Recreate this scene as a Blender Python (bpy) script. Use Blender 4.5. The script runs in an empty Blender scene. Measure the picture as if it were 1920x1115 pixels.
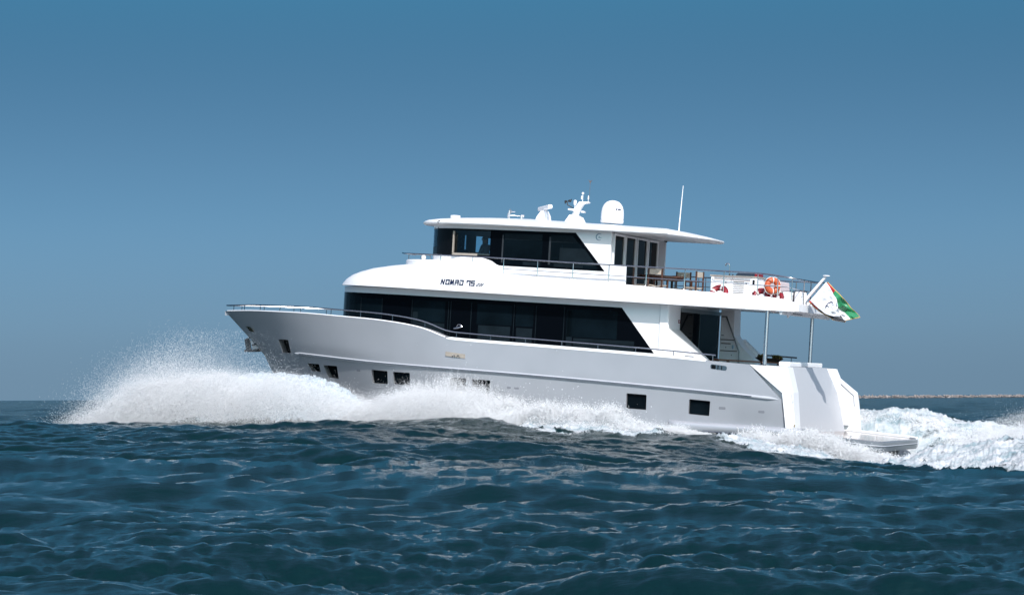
import bpy, bmesh, math, random
import numpy as np
from mathutils import Matrix, Vector
random.seed(7); RNG = np.random.default_rng(11)
R = math.radians
scene = bpy.context.scene
COL = scene.collection

# ------------------------------------------------------------------ camera
F_PX, CAM_H, ROLL, TILT = 4600.0, 1.3, R(.34), math.atan(187 / 4600.0)
cam = bpy.data.cameras.new('camera')
cam.sensor_width = 36.0
cam.lens = F_PX / 1920 * 36.0
cam.clip_start, cam.clip_end = .5, 60000
camo = bpy.data.objects.new('camera', cam); COL.objects.link(camo)
camo.matrix_world = Matrix.Translation((0, 0, CAM_H)) @ Matrix.Rotation(math.pi / 2 + TILT, 4, 'X') @ Matrix.Rotation(-ROLL, 4, 'Z')
scene.camera = camo

# ------------------------------------------------------------------ light
YAW, PITCH = R(21.3), R(3.8)
SUN_EL, SUN_AFT = R(40), R(34)
ex = Vector((math.cos(YAW), -math.sin(YAW), 0)); ey = Vector((math.sin(YAW), math.cos(YAW), 0))
sd = (-ey * math.cos(SUN_AFT) + ex * math.sin(SUN_AFT)) * math.cos(SUN_EL) + Vector((0, 0, math.sin(SUN_EL)))
world = bpy.data.worlds.new('World'); scene.world = world; world.use_nodes = True
wn = world.node_tree; wn.nodes.clear()
sky = wn.nodes.new('ShaderNodeTexSky'); sky.sky_type = 'NISHITA'; sky.sun_disc = False
sky.sun_elevation = SUN_EL; sky.sun_rotation = math.atan2(sd.x, sd.y)
sky.altitude = 0; sky.air_density = 1.0; sky.dust_density = .4; sky.ozone_density = 1.5
tint = wn.nodes.new('ShaderNodeMix'); tint.data_type = 'RGBA'; tint.blend_type = 'MULTIPLY'
tint.inputs[0].default_value = 1.0; 
sepw = wn.nodes.new('ShaderNodeSeparateXYZ'); rampw = wn.nodes.new('ShaderNodeValToRGB')   # sky tint by elevation; unseen upper sky brightened as added fill
rampw.color_ramp.interpolation = 'B_SPLINE'
for p_, c_ in ((.0, (.36,.41,.44)), (.03, (.51,.57,.56)), (.075, (.585,.83,.845)), (.16, (.235,.46,.52)), (.25, (.50,1.65,1.60)), (.36, (.70,1.9,1.85)), (.55, (1.0,1.7,1.7)), (.8, (1.5,1.55,1.5))):
    e_ = rampw.color_ramp.elements.new(p_) if p_ > 0 else rampw.color_ramp.elements[0]
    e_.color = (*c_, 1)
rampw.color_ramp.elements[-1].color = (1.6, 1.6, 1.55, 1)
bg = wn.nodes.new('ShaderNodeBackground'); bg.inputs[1].default_value = .074
wo = wn.nodes.new('ShaderNodeOutputWorld')
tcw = wn.nodes.new('ShaderNodeTexCoord'); mpw = wn.nodes.new('ShaderNodeMapping'); mpw.inputs['Location'].default_value = (0, 0, .16); mpw.inputs['Scale'].default_value = (1, 1, 1.5)
nrm = wn.nodes.new('ShaderNodeVectorMath'); nrm.operation = 'NORMALIZE'
wn.links.new(tcw.outputs['Generated'], mpw.inputs[0]); wn.links.new(mpw.outputs[0], nrm.inputs[0]); wn.links.new(nrm.outputs[0], sky.inputs[0])
wn.links.new(tcw.outputs['Generated'], sepw.inputs[0]); wn.links.new(sepw.outputs[2], rampw.inputs[0]); wn.links.new(rampw.outputs[0], tint.inputs[7])
wn.links.new(sky.outputs[0], tint.inputs[6]); # added fill: unseen sky on the sun's side brightened and warmed to lift shade
dotw = wn.nodes.new('ShaderNodeVectorMath'); dotw.operation = 'DOT_PRODUCT'; dotw.inputs[1].default_value = (Vector((sd.x, sd.y, 0)).normalized()*.62 + Vector((0, 0, .78)))
mrw = wn.nodes.new('ShaderNodeMapRange'); mrw.interpolation_type = 'SMOOTHSTEP'; mrw.inputs[1].default_value = .25; mrw.inputs[2].default_value = .93; mrw.inputs[3].default_value = 0.0; mrw.inputs[4].default_value = 1.0
hk = wn.nodes.new('ShaderNodeMix'); hk.data_type = 'RGBA'; hk.inputs[6].default_value = (1, 1, 1, 1); hk.inputs[7].default_value = (6.6, 4.6, 3.55, 1)
hz = wn.nodes.new('ShaderNodeVectorMath'); hz.operation = 'MULTIPLY'
wn.links.new(tcw.outputs['Generated'], dotw.inputs[0]); wn.links.new(dotw.outputs['Value'], mrw.inputs[0]); wn.links.new(mrw.outputs[0], hk.inputs[0]); wn.links.new(hk.outputs[2], hz.inputs[1]); wn.links.new(tint.outputs[2], hz.inputs[0])
wn.links.new(hz.outputs[0], bg.inputs[0]); wn.links.new(bg.outputs[0], wo.inputs[0])
sun = bpy.data.lights.new('sun', 'SUN'); sun.energy = 3.3; sun.angle = R(.5); sun.color = (1, .975, .95)
suno = bpy.data.objects.new('sun', sun); COL.objects.link(suno)
suno.rotation_euler = sd.to_track_quat('Z', 'Y').to_euler()
scene.view_settings.view_transform = 'Standard'; scene.view_settings.look = 'None'
scene.view_settings.exposure = .55; scene.view_settings.gamma = 1.0
scene.render.engine = 'CYCLES'
scene.cycles.max_bounces = 8; scene.cycles.transparent_max_bounces = 12
scene.cycles.caustics_reflective = False; scene.cycles.caustics_refractive = False

# ------------------------------------------------------------------ helpers
def pch(xs, ys):
    xs = np.array(xs, float); ys = np.array(ys, float); h = np.diff(xs); d = np.diff(ys) / h
    m = np.zeros(len(xs)); m[0] = d[0]; m[-1] = d[-1]
    for i in range(1, len(xs) - 1):
        if d[i-1] * d[i] > 0:
            w1 = 2*h[i] + h[i-1]; w2 = h[i] + 2*h[i-1]; m[i] = (w1 + w2) / (w1/d[i-1] + w2/d[i])
    def f(x):
        x = np.clip(np.asarray(x, float), xs[0], xs[-1]); i = np.clip(np.searchsorted(xs, x) - 1, 0, len(xs) - 2)
        t = (x - xs[i]) / h[i]
        return (1+2*t)*(1-t)**2*ys[i] + t*(1-t)**2*h[i]*m[i] + t*t*(3-2*t)*ys[i+1] + t*t*(t-1)*h[i]*m[i+1]
    return f

class G:
    """collects plain geometry for one mesh"""
    def __init__(s): s.v = []; s.f = []; s.m = []
    def add(s, vs, fs, m=0):
        o = len(s.v); s.v += [tuple(map(float, q)) for q in vs]
        s.f += [tuple(o + i for i in q) for q in fs]; s.m += [m] * len(fs); return s
    def box(s, a, b, m=0):
        (x0, y0, z0), (x1, y1, z1) = a, b
        return s.add([(x0,y0,z0),(x1,y0,z0),(x1,y1,z0),(x0,y1,z0),(x0,y0,z1),(x1,y0,z1),(x1,y1,z1),(x0,y1,z1)],
                     [(0,3,2,1),(4,5,6,7),(0,1,5,4),(1,2,6,5),(2,3,7,6),(3,0,4,7)], m)
    def prism(s, poly, vec, m=0):
        n = len(poly); vec = Vector(vec); p = [Vector(q) for q in poly]
        return s.add(p + [q + vec for q in p], [tuple(range(n)), tuple(range(2*n-1, n-1, -1))] +
                     [(i, (i+1) % n, n + (i+1) % n, n + i) for i in range(n)], m)
    def xz(s, poly, y0, y1, m=0):
        return s.prism([(x, y0, z) for x, z in poly], (0, y1 - y0, 0), m)
    def loft(s, rings, closed=True, caps=True, m=0, ends=False):
        n = len(rings[0]); vs = [q for r in rings for q in r]; fs = []
        for k in range(len(rings) - 1):
            for i in range(n if closed else n - 1):
                j = (i + 1) % n; fs.append((k*n+i, k*n+j, (k+1)*n+j, (k+1)*n+i))
        if caps:
            fs.append(tuple(range(n-1, -1, -1))); fs.append(tuple((len(rings)-1)*n + i for i in range(n)))
        return s.add(vs, fs, m)
    def tube(s, pts, r, n=8, closed=False, m=0):
        P = [Vector(p) for p in pts]; L = len(P); rr = r if isinstance(r, (list, tuple)) else [r] * L
        tang = []
        for i in range(L):
            a = P[i-1] if (i or closed) else P[0]; b = P[(i+1) % L] if (i < L-1 or closed) else P[-1]
            tang.append((b - a).normalized())
        ref = Vector((0, 0, 1)) if abs(tang[0].z) < .9 else Vector((0, 1, 0))
        u = tang[0].cross(ref).normalized(); rings = []
        for i in range(L):
            u = (u - tang[i] * u.dot(tang[i])).normalized(); w = tang[i].cross(u)
            rings.append([P[i] + (u * math.cos(2*math.pi*k/n) + w * math.sin(2*math.pi*k/n)) * rr[i] for k in range(n)])
        if closed: rings.append(rings[0])
        return s.loft(rings, True, not closed, m)
    def lathe(s, prof, c, axis=(0, 0, 1), n=20, m=0):
        ax = Vector(axis).normalized(); u = ax.orthogonal().normalized(); w = ax.cross(u); c = Vector(c)
        rings = [[c + ax*z + (u*math.cos(2*math.pi*k/n) + w*math.sin(2*math.pi*k/n)) * max(r, 1e-4) for k in range(n)] for r, z in prof]
        return s.loft(rings, True, True, m)
    def ball(s, c, r, n=12, sc=(1, 1, 1), m=0):
        c = Vector(c); rings = []
        for j in range(1, n // 2 + 1):
            t = math.pi * j / (n // 2 + 1)
            rings.append([c + Vector((math.sin(t)*math.cos(2*math.pi*k/n)*sc[0], math.sin(t)*math.sin(2*math.pi*k/n)*sc[1], math.cos(t)*sc[2])) * r for k in range(n)])
        return s.loft(rings, True, True, m)
    def stroke(s, pts, w, y, t=.004, m=0):
        """flat lettering stroke in the x-z plane at depth y (thickness t towards -y)"""
        for (x0, z0), (x1, z1) in zip(pts[:-1], pts[1:]):
            d = Vector((x1-x0, z1-z0)); L = d.length or 1; d /= L; q = Vector((-d.y, d.x)) * w/2; e = d * w/2
            s.prism([(x0-e.x+q.x, y, z0-e.y+q.y), (x1+e.x+q.x, y, z1+e.y+q.y), (x1+e.x-q.x, y, z1+e.y-q.y), (x0-e.x-q.x, y, z0-e.y-q.y)], (0, -t, 0), m)
        return s

# boat frame: x aft from the bow tip, y to starboard, z up from the design waterline
TB = Vector((-10.34, 86.597, .9626)); ORG = Vector((12, 0, 0))
BROT = Matrix.Rotation(-YAW, 4, 'Z') @ Matrix.Rotation(PITCH, 4, 'Y')
BM = Matrix.Translation(TB) @ BROT
def bw(p): return BM @ Vector(p)

def tag(o, label=None, cat=None, group=None, kind=None):
    for k, v in (('label', label), ('category', cat), ('group', group), ('kind', kind)):
        if v: o[k] = v
    return o
def build(name, g, mats, parent=None, org=None, ang=35, bevel=0, flip=True):
    """ONE mesh object. parent given: child in the parent's frame; else placed on the boat at org"""
    o0 = Vector(org) if org is not None else ORG
    me = bpy.data.meshes.new(name)
    me.from_pydata([tuple(Vector(q) - o0) for q in g.v], [], g.f)
    ms = mats if isinstance(mats, (list, tuple)) else [mats]
    for q in ms: me.materials.append(q)
    if len(ms) > 1: me.polygons.foreach_set('material_index', g.m)
    bm = bmesh.new(); bm.from_mesh(me)
    if flip: bmesh.ops.recalc_face_normals(bm, faces=bm.faces)
    bm.to_mesh(me); bm.free()
    if ang:
        me.polygons.foreach_set('use_smooth', [True] * len(me.polygons)); me.set_sharp_from_angle(angle=R(ang))
    o = bpy.data.objects.new(name, me); COL.objects.link(o)
    if parent is not None: o.parent = parent
    elif org is not None: o.matrix_world = Matrix.Translation(BM @ o0) @ BROT
    if bevel:
        b = o.modifiers.new('bevel', 'BEVEL'); b.width = bevel; b.segments = 2; b.limit_method = 'ANGLE'; b.angle_limit = R(40)
    return o
def empty(name, p, label, cat, group=None):
    o = bpy.data.objects.new(name, None); COL.objects.link(o); o.empty_display_size = .2
    o.matrix_world = Matrix.Translation(BM @ Vector(p)) @ BROT
    return tag(o, label, cat, group)

# ------------------------------------------------------------------ materials
def mat(name, col, rough=.4, metal=0, spec=.5, var=.0, vscale=6, bump=0, bscale=40, coat=0, rvar=0):
    m = bpy.data.materials.new(name); m.use_nodes = True; nt = m.node_tree; b = nt.nodes['Principled BSDF']
    b.inputs['Base Color'].default_value = (*col, 1); b.inputs['Roughness'].default_value = rough
    b.inputs['Metallic'].default_value = metal; b.inputs['Specular IOR Level'].default_value = spec
    b.inputs['Coat Weight'].default_value = coat; b.inputs['Coat Roughness'].default_value = .05
    tc = nt.nodes.new('ShaderNodeTexCoord')
    if var or rvar:
        n = nt.nodes.new('ShaderNodeTexNoise'); n.inputs['Scale'].default_value = vscale; n.inputs['Detail'].default_value = 6
        nt.links.new(tc.outputs['Object'], n.inputs['Vector'])
        if var:
            r = nt.nodes.new('ShaderNodeValToRGB')
            r.color_ramp.elements[0].position = .3; r.color_ramp.elements[1].position = .7
            r.color_ramp.elements[0].color = (*[max(0, c*(1-var)) for c in col], 1); r.color_ramp.elements[1].color = (*[min(1, c*(1+var)) for c in col], 1)
            nt.links.new(n.outputs[0], r.inputs[0]); nt.links.new(r.outputs[0], b.inputs['Base Color'])
        if rvar:
            mr = nt.nodes.new('ShaderNodeMapRange'); mr.inputs[3].default_value = max(0, rough - rvar); mr.inputs[4].default_value = rough + rvar
            nt.links.new(n.outputs[0], mr.inputs[0]); nt.links.new(mr.outputs[0], b.inputs['Roughness'])
    if bump:
        n2 = nt.nodes.new('ShaderNodeTexNoise'); n2.inputs['Scale'].default_value = bscale; n2.inputs['Detail'].default_value = 4
        nt.links.new(tc.outputs['Object'], n2.inputs['Vector'])
        bp = nt.nodes.new('ShaderNodeBump'); bp.inputs['Strength'].default_value = bump; bp.inputs['Distance'].default_value = .02
        nt.links.new(n2.outputs[0], bp.inputs['Height']); nt.links.new(bp.outputs[0], b.inputs['Normal'])
    return m
WHITE = mat('white_gelcoat', (.80, .80, .81), .34, var=.012, vscale=1.3, coat=.12, rvar=.03)
TRANS = mat('pale_grey_gelcoat', (.47, .48, .505), .36, var=.012, coat=.1)  # pale grey, darkened further to hold down the sun's glare on the transom
OFFW = mat('off_white_paint', (.70, .71, .73), .4, var=.03)
HULL = mat('silver_grey_paint', (.385, .40, .43), .46, metal=.35, var=.025, vscale=1.1, coat=.2, rvar=.08)
HULLD = mat('grey_plastic_grille', (.20, .21, .235), .5)
GLASS = mat('black_glass', (.0012, .002, .0035), .03, spec=.045)
PANE = mat('tinted_pane', (.0022, .0052, .0078), .05, spec=.05, var=.5, vscale=.9)
BLIND = mat('dark_blind', (.0075, .0125, .0165), .3, spec=.05, var=.25, vscale=2)
BLACK = mat('black_frame', (.003, .0035, .0045), .35, spec=.2)
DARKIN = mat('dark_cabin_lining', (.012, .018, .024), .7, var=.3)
STEEL = mat('polished_stainless', (.30, .32, .345), .16, metal=1, rvar=.06)
PSTEEL = mat('post_stainless', (.60, .63, .66), .2, metal=1, rvar=.06)
DSTEEL = mat('shaded_steel', (.16, .18, .20), .3, metal=1)
CREAM = mat('cream_trim', (.31, .275, .235), .5, var=.08)
RUBW = mat('rub_strake_vinyl', (.40, .42, .45), .4, var=.03)
TEAK = mat('teak', (.062, .024, .013), .45, var=.35, vscale=14, bump=.15, bscale=60)
CANVAS = mat('beige_canvas', (.40, .35, .29), .9, var=.12, vscale=30, bump=.3, bscale=200)
RED = mat('red_buoy_vinyl', (.22, .010, .018), .4, var=.12)
ORANGE = mat('orange_buoy_vinyl', (.50, .095, .032), .45, var=.1)
ROPE = mat('white_rope', (.72, .70, .66), .8)
RUBBER = mat('black_rubber', (.01, .01, .011), .6)
NAVY = mat('navy_lettering', (.010, .022, .065), .8, spec=.1)
GREYB = mat('grey_blue_emblem', (.24, .33, .40), .4)
BRASS = mat('worn_brass', (.5, .38, .25), .3, metal=1)
SHAD = mat('shade_grey', (.55, .56, .59), .45)  # white toned down as shade on the aft cabin wall; also plain grey fittings
LEAF = mat('leaf', (.045, .05, .012), .6, var=.5, vscale=20)
LEAF2 = mat('dry_leaf', (.13, .105, .035), .6, var=.4, vscale=20)
BASKET = mat('dark_wicker', (.018, .013, .010), .8, var=.4, vscale=30, bump=.5, bscale=90)
GALV = mat('galvanised_anchor', (.022, .030, .038), .6, metal=.1, var=.25, vscale=12)
SKIN = mat('skin', (.32, .16, .10), .6)
SHIRT = mat('grey_shirt', (.075, .10, .125), .9, var=.15)
HAIR = mat('dark_hair', (.012, .01, .009), .7)
TROUS = mat('dark_trousers', (.02, .025, .035), .9)
def clear_glass():
    m = bpy.data.materials.new('clear_glass'); m.use_nodes = True; nt = m.node_tree; nt.nodes.clear()
    o = nt.nodes.new('ShaderNodeOutputMaterial'); t = nt.nodes.new('ShaderNodeBsdfTransparent'); g = nt.nodes.new('ShaderNodeBsdfGlossy')
    t.inputs[0].default_value = (.80, .90, .94, 1); g.inputs['Roughness'].default_value = .02; g.inputs[0].default_value = (.9, .95, 1, 1)
    x = nt.nodes.new('ShaderNodeMixShader'); fr = nt.nodes.new('ShaderNodeFresnel'); fr.inputs[0].default_value = 1.35
    nt.links.new(fr.outputs[0], x.inputs[0]); nt.links.new(t.outputs[0], x.inputs[1]); nt.links.new(g.outputs[0], x.inputs[2]); nt.links.new(x.outputs[0], o.inputs[0])
    return m
CLEAR = clear_glass()
def deck_mat():
    m = mat('wet_teak_deck', (.20, .125, .095), .12, spec=.6, var=.2, vscale=9); nt = m.node_tree; b = nt.nodes['Principled BSDF']
    tc = nt.nodes.new('ShaderNodeTexCoord'); w = nt.nodes.new('ShaderNodeTexWave'); w.bands_direction = 'Y'; w.inputs['Scale'].default_value = 3.2
    nt.links.new(tc.outputs['Object'], w.inputs['Vector'])
    r = nt.nodes.new('ShaderNodeValToRGB'); r.color_ramp.elements[0].position = .02; r.color_ramp.elements[1].position = .06
    mx = nt.nodes.new('ShaderNodeMix'); mx.data_type = 'RGBA'; mx.inputs[6].default_value = (.02, .02, .02, 1)
    src = b.inputs['Base Color'].links[0].from_socket
    nt.links.new(w.outputs[0], r.inputs[0]); nt.links.new(r.outputs[0], mx.inputs[0]); nt.links.new(src, mx.inputs[7]); nt.links.new(mx.outputs[2], b.inputs['Base Color'])
    return m
DECK = deck_mat()

# ================================================================== THE YACHT
yacht = empty('motor_yacht', ORG, 'large silver and white three-deck motor yacht ploughing bow-up through the sea', 'yacht')
def part(name, g, mats, parent=None, **k): return build(name, g, mats, parent or yacht, **k)
def sub(name, g, mats, parent, **k): return build(name, g, mats, parent, org=(0, 0, 0), **k) if False else build_sub(name, g, mats, parent, **k)
def build_sub(name, g, mats, parent, **k):
    """part of a part: same boat coordinates (the parent part has its origin at ORG)"""
    o = build(name, g, mats, parent, org=ORG, **k); o.matrix_parent_inverse = Matrix.Identity(4); return o

# ---- hull lines
STEM = pch([-1.2,-.5,0,.5,1,1.556,1.79,2.128,2.662,3.442], [4.4,3.1,2.75,2.48,2.25,1.973,1.812,1.497,.959,0])
SHEER = pch([0,2,3.83,5.9,7.2,7.95,8.5,8.94,9.35,9.77,10.1,10.5,12.9,16.9,20.1,22.5], [3.442,3.5,3.505,3.455,3.41,3.355,3.295,3.22,3.11,2.97,2.925,2.91,2.86,2.765,2.65,2.6])
RUB = pch([0,1.5,3.9,7.25,12.7,18,21,22.5], [2.2,2.16,2.10,1.985,1.892,1.745,1.629,1.57])
KNK = lambda x: RUB(x) - .2
CHI = pch([0,2.3,4,8,14,22.5], [1.15,1.05,.8,.5,.35,.28])
KEEL = pch([0,3,5,22.5], [-.7,-.8,-.9,-.9])
LEV = [(SHEER,3.2,9.5,2.3), (RUB,3.2,9.8,2.3), (KNK,3.18,9.9,2.25), (CHI,3.0,10.5,2.0)]
def stem0(zf):
    x = 1.
    for _ in range(60): x = .5*x + .5*float(STEM(zf(x)))
    return x
X0 = [stem0(l[0]) for l in LEV]
def hbl(k, x):
    zf, B, L, p = LEV[k]; t = np.clip((np.asarray(x, float) - X0[k]) / L, 0, 1); return B * (1 - (1 - t)**p)
def hb(x, z):
    zz = [float(l[0](x)) for l in LEV]; bb = [float(hbl(k, x)) for k in range(4)]
    return float(np.interp(z, zz[::-1], bb[::-1]))
NT = 70; XE = [20.11, 21.20, 21.22, 21.40]
tt = np.linspace(0, 1, NT)**1.35
cols = []
for k in range(4):
    x = X0[k] + tt * (XE[k] - X0[k]); cols.append(np.stack([x, hbl(k, x), LEV[k][0](x)], 1))
def mix(a, b, s, dent=0):
    p = a*(1-s) + b*s; p[:, 1] -= dent*math.sin(math.pi*s)*np.exp(-p[:, 0]/3.5)*np.clip(p[:, 1]/1.2, 0, 1); return p
rowsP = [cols[0], mix(cols[0], cols[1], .33, .14), mix(cols[0], cols[1], .66, .14), cols[1], cols[2], mix(cols[2], cols[3], .5, .04), cols[3]]
xk = 3.4 + tt * (21.45 - 3.4); keel = np.stack([xk, np.zeros(NT), KEEL(xk)], 1)
inn = cols[0].copy(); inn[:, 1] = np.maximum(inn[:, 1] - .16, 0)
dk = inn.copy(); dk[:, 2] = np.minimum(dk[:, 2] - .15, np.where(dk[:, 0] > 9.5, 1.75, np.interp(dk[:, 0], [0, .5, 1, 3, 8, 9.5], [3.4, 3.3, 3.15, 2.75, 2.5, 1.75]))); dk[:, 1] = np.maximum(np.minimum(dk[:, 1] - .03, np.array([hb(a, b) for a, b in dk[:, [0, 2]]]) - .12), 0); inn[:, 1] = np.minimum(inn[:, 1], np.maximum(cols[0][:, 1]*.8, 0))
dc = dk.copy(); dc[:, 1] = 0
half = [dc, dk, inn] + rowsP + [keel]
def mir(p): q = p.copy(); q[:, 1] *= -1; return q
allrows = [mir(r) for r in half] + [r for r in half[::-1][1:-1]]
g = G(); g.loft([[tuple(r[i]) for r in allrows] for i in range(NT)], True, True)
hull = part('hull', g, HULL, ang=22)
bmh = bmesh.new(); bmh.from_mesh(hull.data); bmesh.ops.remove_doubles(bmh, verts=bmh.verts, dist=1e-4); bmesh.ops.recalc_face_normals(bmh, faces=bmh.faces); bmh.to_mesh(hull.data); bmh.free()

# ---- hull windows: real recesses cut into the hull with a dark pane at the bottom
WIN = [([(2.71,2.57),(3.24,2.57),(3.28,2.11),(2.82,2.11)], .42), ([(4.02,1.81),(4.61,1.81),(4.64,1.54),(4.18,1.56)], .36),
       ([(4.81,1.79),(5.46,1.79),(5.46,1.35),(4.98,1.38)], .34), ([(6.98,1.75),(7.64,1.74),(7.60,1.30),(6.95,1.30)], .17),
       ([(7.86,1.73),(8.53,1.73),(8.49,1.32),(7.85,1.32)], .10), ([(10.03,1.67),(10.62,1.67),(10.60,1.26),(10.03,1.25)], .1),
       ([(10.84,1.66),(11.48,1.65),(11.45,1.22),(10.85,1.23)], .10), ([(16.14,1.52),(16.81,1.51),(16.80,1.03),(16.13,1.04)], .10),
       ([(18.22,1.46),(18.91,1.44),(18.88,.97),(18.20,.99)], .10)]
def round_poly(q, r=.035, n=3):
    out = []; q = [Vector(p) for p in q]; L = len(q)
    for i in range(L):
        a = (q[i-1] - q[i]).normalized(); b = (q[(i+1) % L] - q[i]).normalized(); p0 = q[i] + a*r; p1 = q[i] + b*r
        for k in range(n + 1):
            t = k / n; out.append(tuple((1-t)**2*p0 + 2*t*(1-t)*q[i] + t*t*p1))
    return out
cut = G(); panes = []
for q, dep in WIN:
    rp = round_poly(q); ys = [hb(x, z) for x, z in rp]; yi = min(ys) - .02
    vs_in = [(x, -(hb(x, z) - dep), z) for x, z in rp]; vs_out = [(x, -(hb(x, z) + .15), z) for x, z in rp]
    cut.loft([vs_out, vs_in], True, True)
    panes.append([(x, -(hb(x, z) - dep + .012), z) for x, z in rp])
cutter = build('cutter', cut, HULL, yacht, ang=0)
bo = hull.modifiers.new('b', 'BOOLEAN'); bo.object = cutter; bo.operation = 'DIFFERENCE'; bo.solver = 'EXACT'
dg = bpy.context.evaluated_depsgraph_get(); nm = bpy.data.meshes.new_from_object(hull.evaluated_get(dg))
hull.modifiers.clear(); old = hull.data; hull.data = nm; nm.name = 'hull'; bpy.data.meshes.remove(old)
bpy.data.objects.remove(cutter, do_unlink=True)
nm.polygons.foreach_set('use_smooth', [True]*len(nm.polygons)); nm.set_sharp_from_angle(angle=R(22))
for k, p in enumerate(panes):
    g = G(); g.prism(p, (0, .01, 0)); w = build_sub('hull_window', g, BLACK if k == 0 else PANE, hull, ang=0)
    c = [Vector(q) for q in p]; ce = sum(c, Vector()) / len(c)
    g = G(); g.tube([q + (ce - q)*.02 + Vector((0, -.004, 0)) for q in c], .009, 6, True); build_sub('window_gasket', g, RUBBER, hull)
# ventilation grilles, recessed lamps
for x0, x1, z0, z1 in [(6.33,6.50,1.66,1.72), (12.04,12.20,1.42,1.49), (12.31,12.48,1.42,1.485), (19.19,19.41,1.20,1.285), (20.47,20.67,1.17,1.245)]:
    g = G(); rp = round_poly([(x0, z1), (x1, z1), (x1, z0), (x0, z0)], .03)
    g.loft([[(x, -(hb(x, z) + .004), z) for x, z in rp], [(x, -(hb(x, z) - .03), z) for x, z in rp]], True, True); build_sub('side_vent', g, HULLD, hull, ang=0)
# ---- rub rail with its half round steel strip
xs = np.concatenate([np.linspace(3.5, 8, 20), np.linspace(8.4, 20.8, 24)])
g = G(); g.tube([(x, -(hb(x, RUB(x)) + .012), float(RUB(x)) + .01) for x in xs] + [(21.12, -3.19, float(RUB(21.1)) - .0)], [.02] + [.052]*(len(xs)-1) + [.008], 10)
rub = part('rub_rail', g, RUBW)
g = G(); g.tube([(x, -(hb(x, RUB(x)) + .066), float(RUB(x)) + .012) for x in xs[1:-1]], .014, 6); build_sub('steel_strip', g, STEEL, rub)
g = G(); g.tube([(x, (hb(x, RUB(x)) + .012), float(RUB(x)) + .01) for x in xs], .052, 8); part('rub_rail', g, RUBW)
# ---- white bulwark cap aft of the sheer step
xs = [9.86, 10.0, 10.2, 10.6] + list(np.linspace(11.2, 18.7, 24))
g = G()
g.loft([[(x, -3.205, SHEER(x) - .005 + (.0 if x < 9.9 else .055)), (x, -3.04, SHEER(x) + (.0 if x < 9.9 else .055)), (x, -3.04, SHEER(x) - .06), (x, -3.21, SHEER(x) - .035)] for x in xs], True, True)
part('bulwark_cap', g, WHITE)
xs = list(np.linspace(.12, 9.8, 40))
g = G(); g.tube([(x, -max(hb(x, SHEER(x)) - .06, .03), SHEER(x) + .005) for x in xs], .028, 6); part('bulwark_cap', g, WHITE)
# ---- spray sponson at the quarter
g = G(); rings = []
for x, s in [(17.58, .35), (17.66, .8), (17.9, 1.0), (18.6, 1.0), (20, 1.0), (21.3, 1.0), (21.9, 1.0)]:
    zt = .77 - .0 * (x - 17.6) + .02*(1-s); zb = float(np.interp(x, [17.58, 17.9, 18.7, 20.1, 21.9], [.62, .57, .47, .48, .50])); yo = 3.14 + .17*s
    rings.append([(x, -2.8, zt - .0), (x, -(yo - .12), zt), (x, -(yo - .03), zt - .04), (x, -yo, zt - .11), (x, -(yo - .01), zb + .03), (x, -(yo - .05), zb), (x, -2.8, zb - .12)])
g.loft(rings, True, True); sp = part('sponson', g, HULL, ang=50)
g = G(); g.tube([(18.75, -3.325, .485), (20, -3.33, .50), (21.8, -3.33, .515)], .016, 6); build_sub('steel_strip', g, STEEL, sp)
# ---- fittings on the hull side
g = G(); g.xz([(9.87,2.50),(10.56,2.45),(10.56,2.31),(9.87,2.36)], -3.215, -3.19)
fl = part('fairlead_plate', g, CREAM)
for a in (10.12, 10.28):
    g = G(); g.tube([(a, -3.225, 2.33), (a + .02, -3.225, 2.40), (a + .07, -3.225, 2.40), (a + .09, -3.225, 2.33)], .012, 6); build_sub('horn', g, DSTEEL, fl)
g = G(); g.xz(round_poly([(18.87,2.60),(19.40,2.56),(19.40,2.42),(18.87,2.46)], .06), -3.212, -3.19)
cl = part('mooring_recess', g, STEEL)
for q in (round_poly([(18.90,2.58),(19.04,2.57),(19.04,2.45),(18.90,2.46)], .03), [(19.10,2.575),(19.13,2.573),(19.13,2.44),(19.10,2.443)], [(19.22,2.565),(19.25,2.563),(19.25,2.435),(19.22,2.438)]):
    g = G(); g.xz(q, -3.217, -3.2); build_sub('recess_slot', g, BLACK, cl)
g = G(); g.loft([[(x, -(hb(x, z) + o), z) for x, z in round_poly([(1.11,2.95),(1.30,2.93),(1.44,2.77),(1.25,2.78)], .03)] for o in (.02, -.02)], True, True)
em = part('bow_fitting', g, BRASS)
g = G(); g.loft([[(x, -(hb(x, z) + o), z) for x, z in round_poly([(1.19,2.92),(1.25,2.92),(1.29,2.81),(1.23,2.81)], .015)] for o in (.026, .0)], True, True); build_sub('fitting_hole', g, BLACK, em)
# ---- anchor hanging at the stem
g = G()
g.xz([(.85,2.49),(.99,2.55),(1.06,2.44),(1.09,2.2),(1.16,2.14),(1.14,2.08),(.95,2.07)], -.05, .05)
g.xz([(.96,2.13),(1.1,2.16),(1.3,2.15),(1.42,2.2),(1.49,2.16),(1.40,2.09),(.95,2.05)], -.22, .22)
g.xz([(1.16,2.32),(1.42,2.40),(1.46,2.35),(1.3,2.33),(1.16,2.29)], -.08, .08)
g.xz([(.99,2.55),(1.1,2.59),(1.2,2.53),(1.12,2.52)], -.05, .05)
an = part('anchor', g, GALV, bevel=.012)
g = G(); g.tube([(1.02,0,2.56),(1.0,0,2.64),(1.03,0,2.69),(1.09,0,2.68),(1.1,0,2.6)], .012, 6); build_sub('shackle', g, GALV, an)
g = G(); g.xz([(1.05,2.46),(1.12,2.53),(1.24,2.52),(1.46,2.28),(1.42,2.17),(1.20,2.13),(1.12,2.2)], .06, .09); build_sub('anchor_plate', g, SHAD, an)

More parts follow.
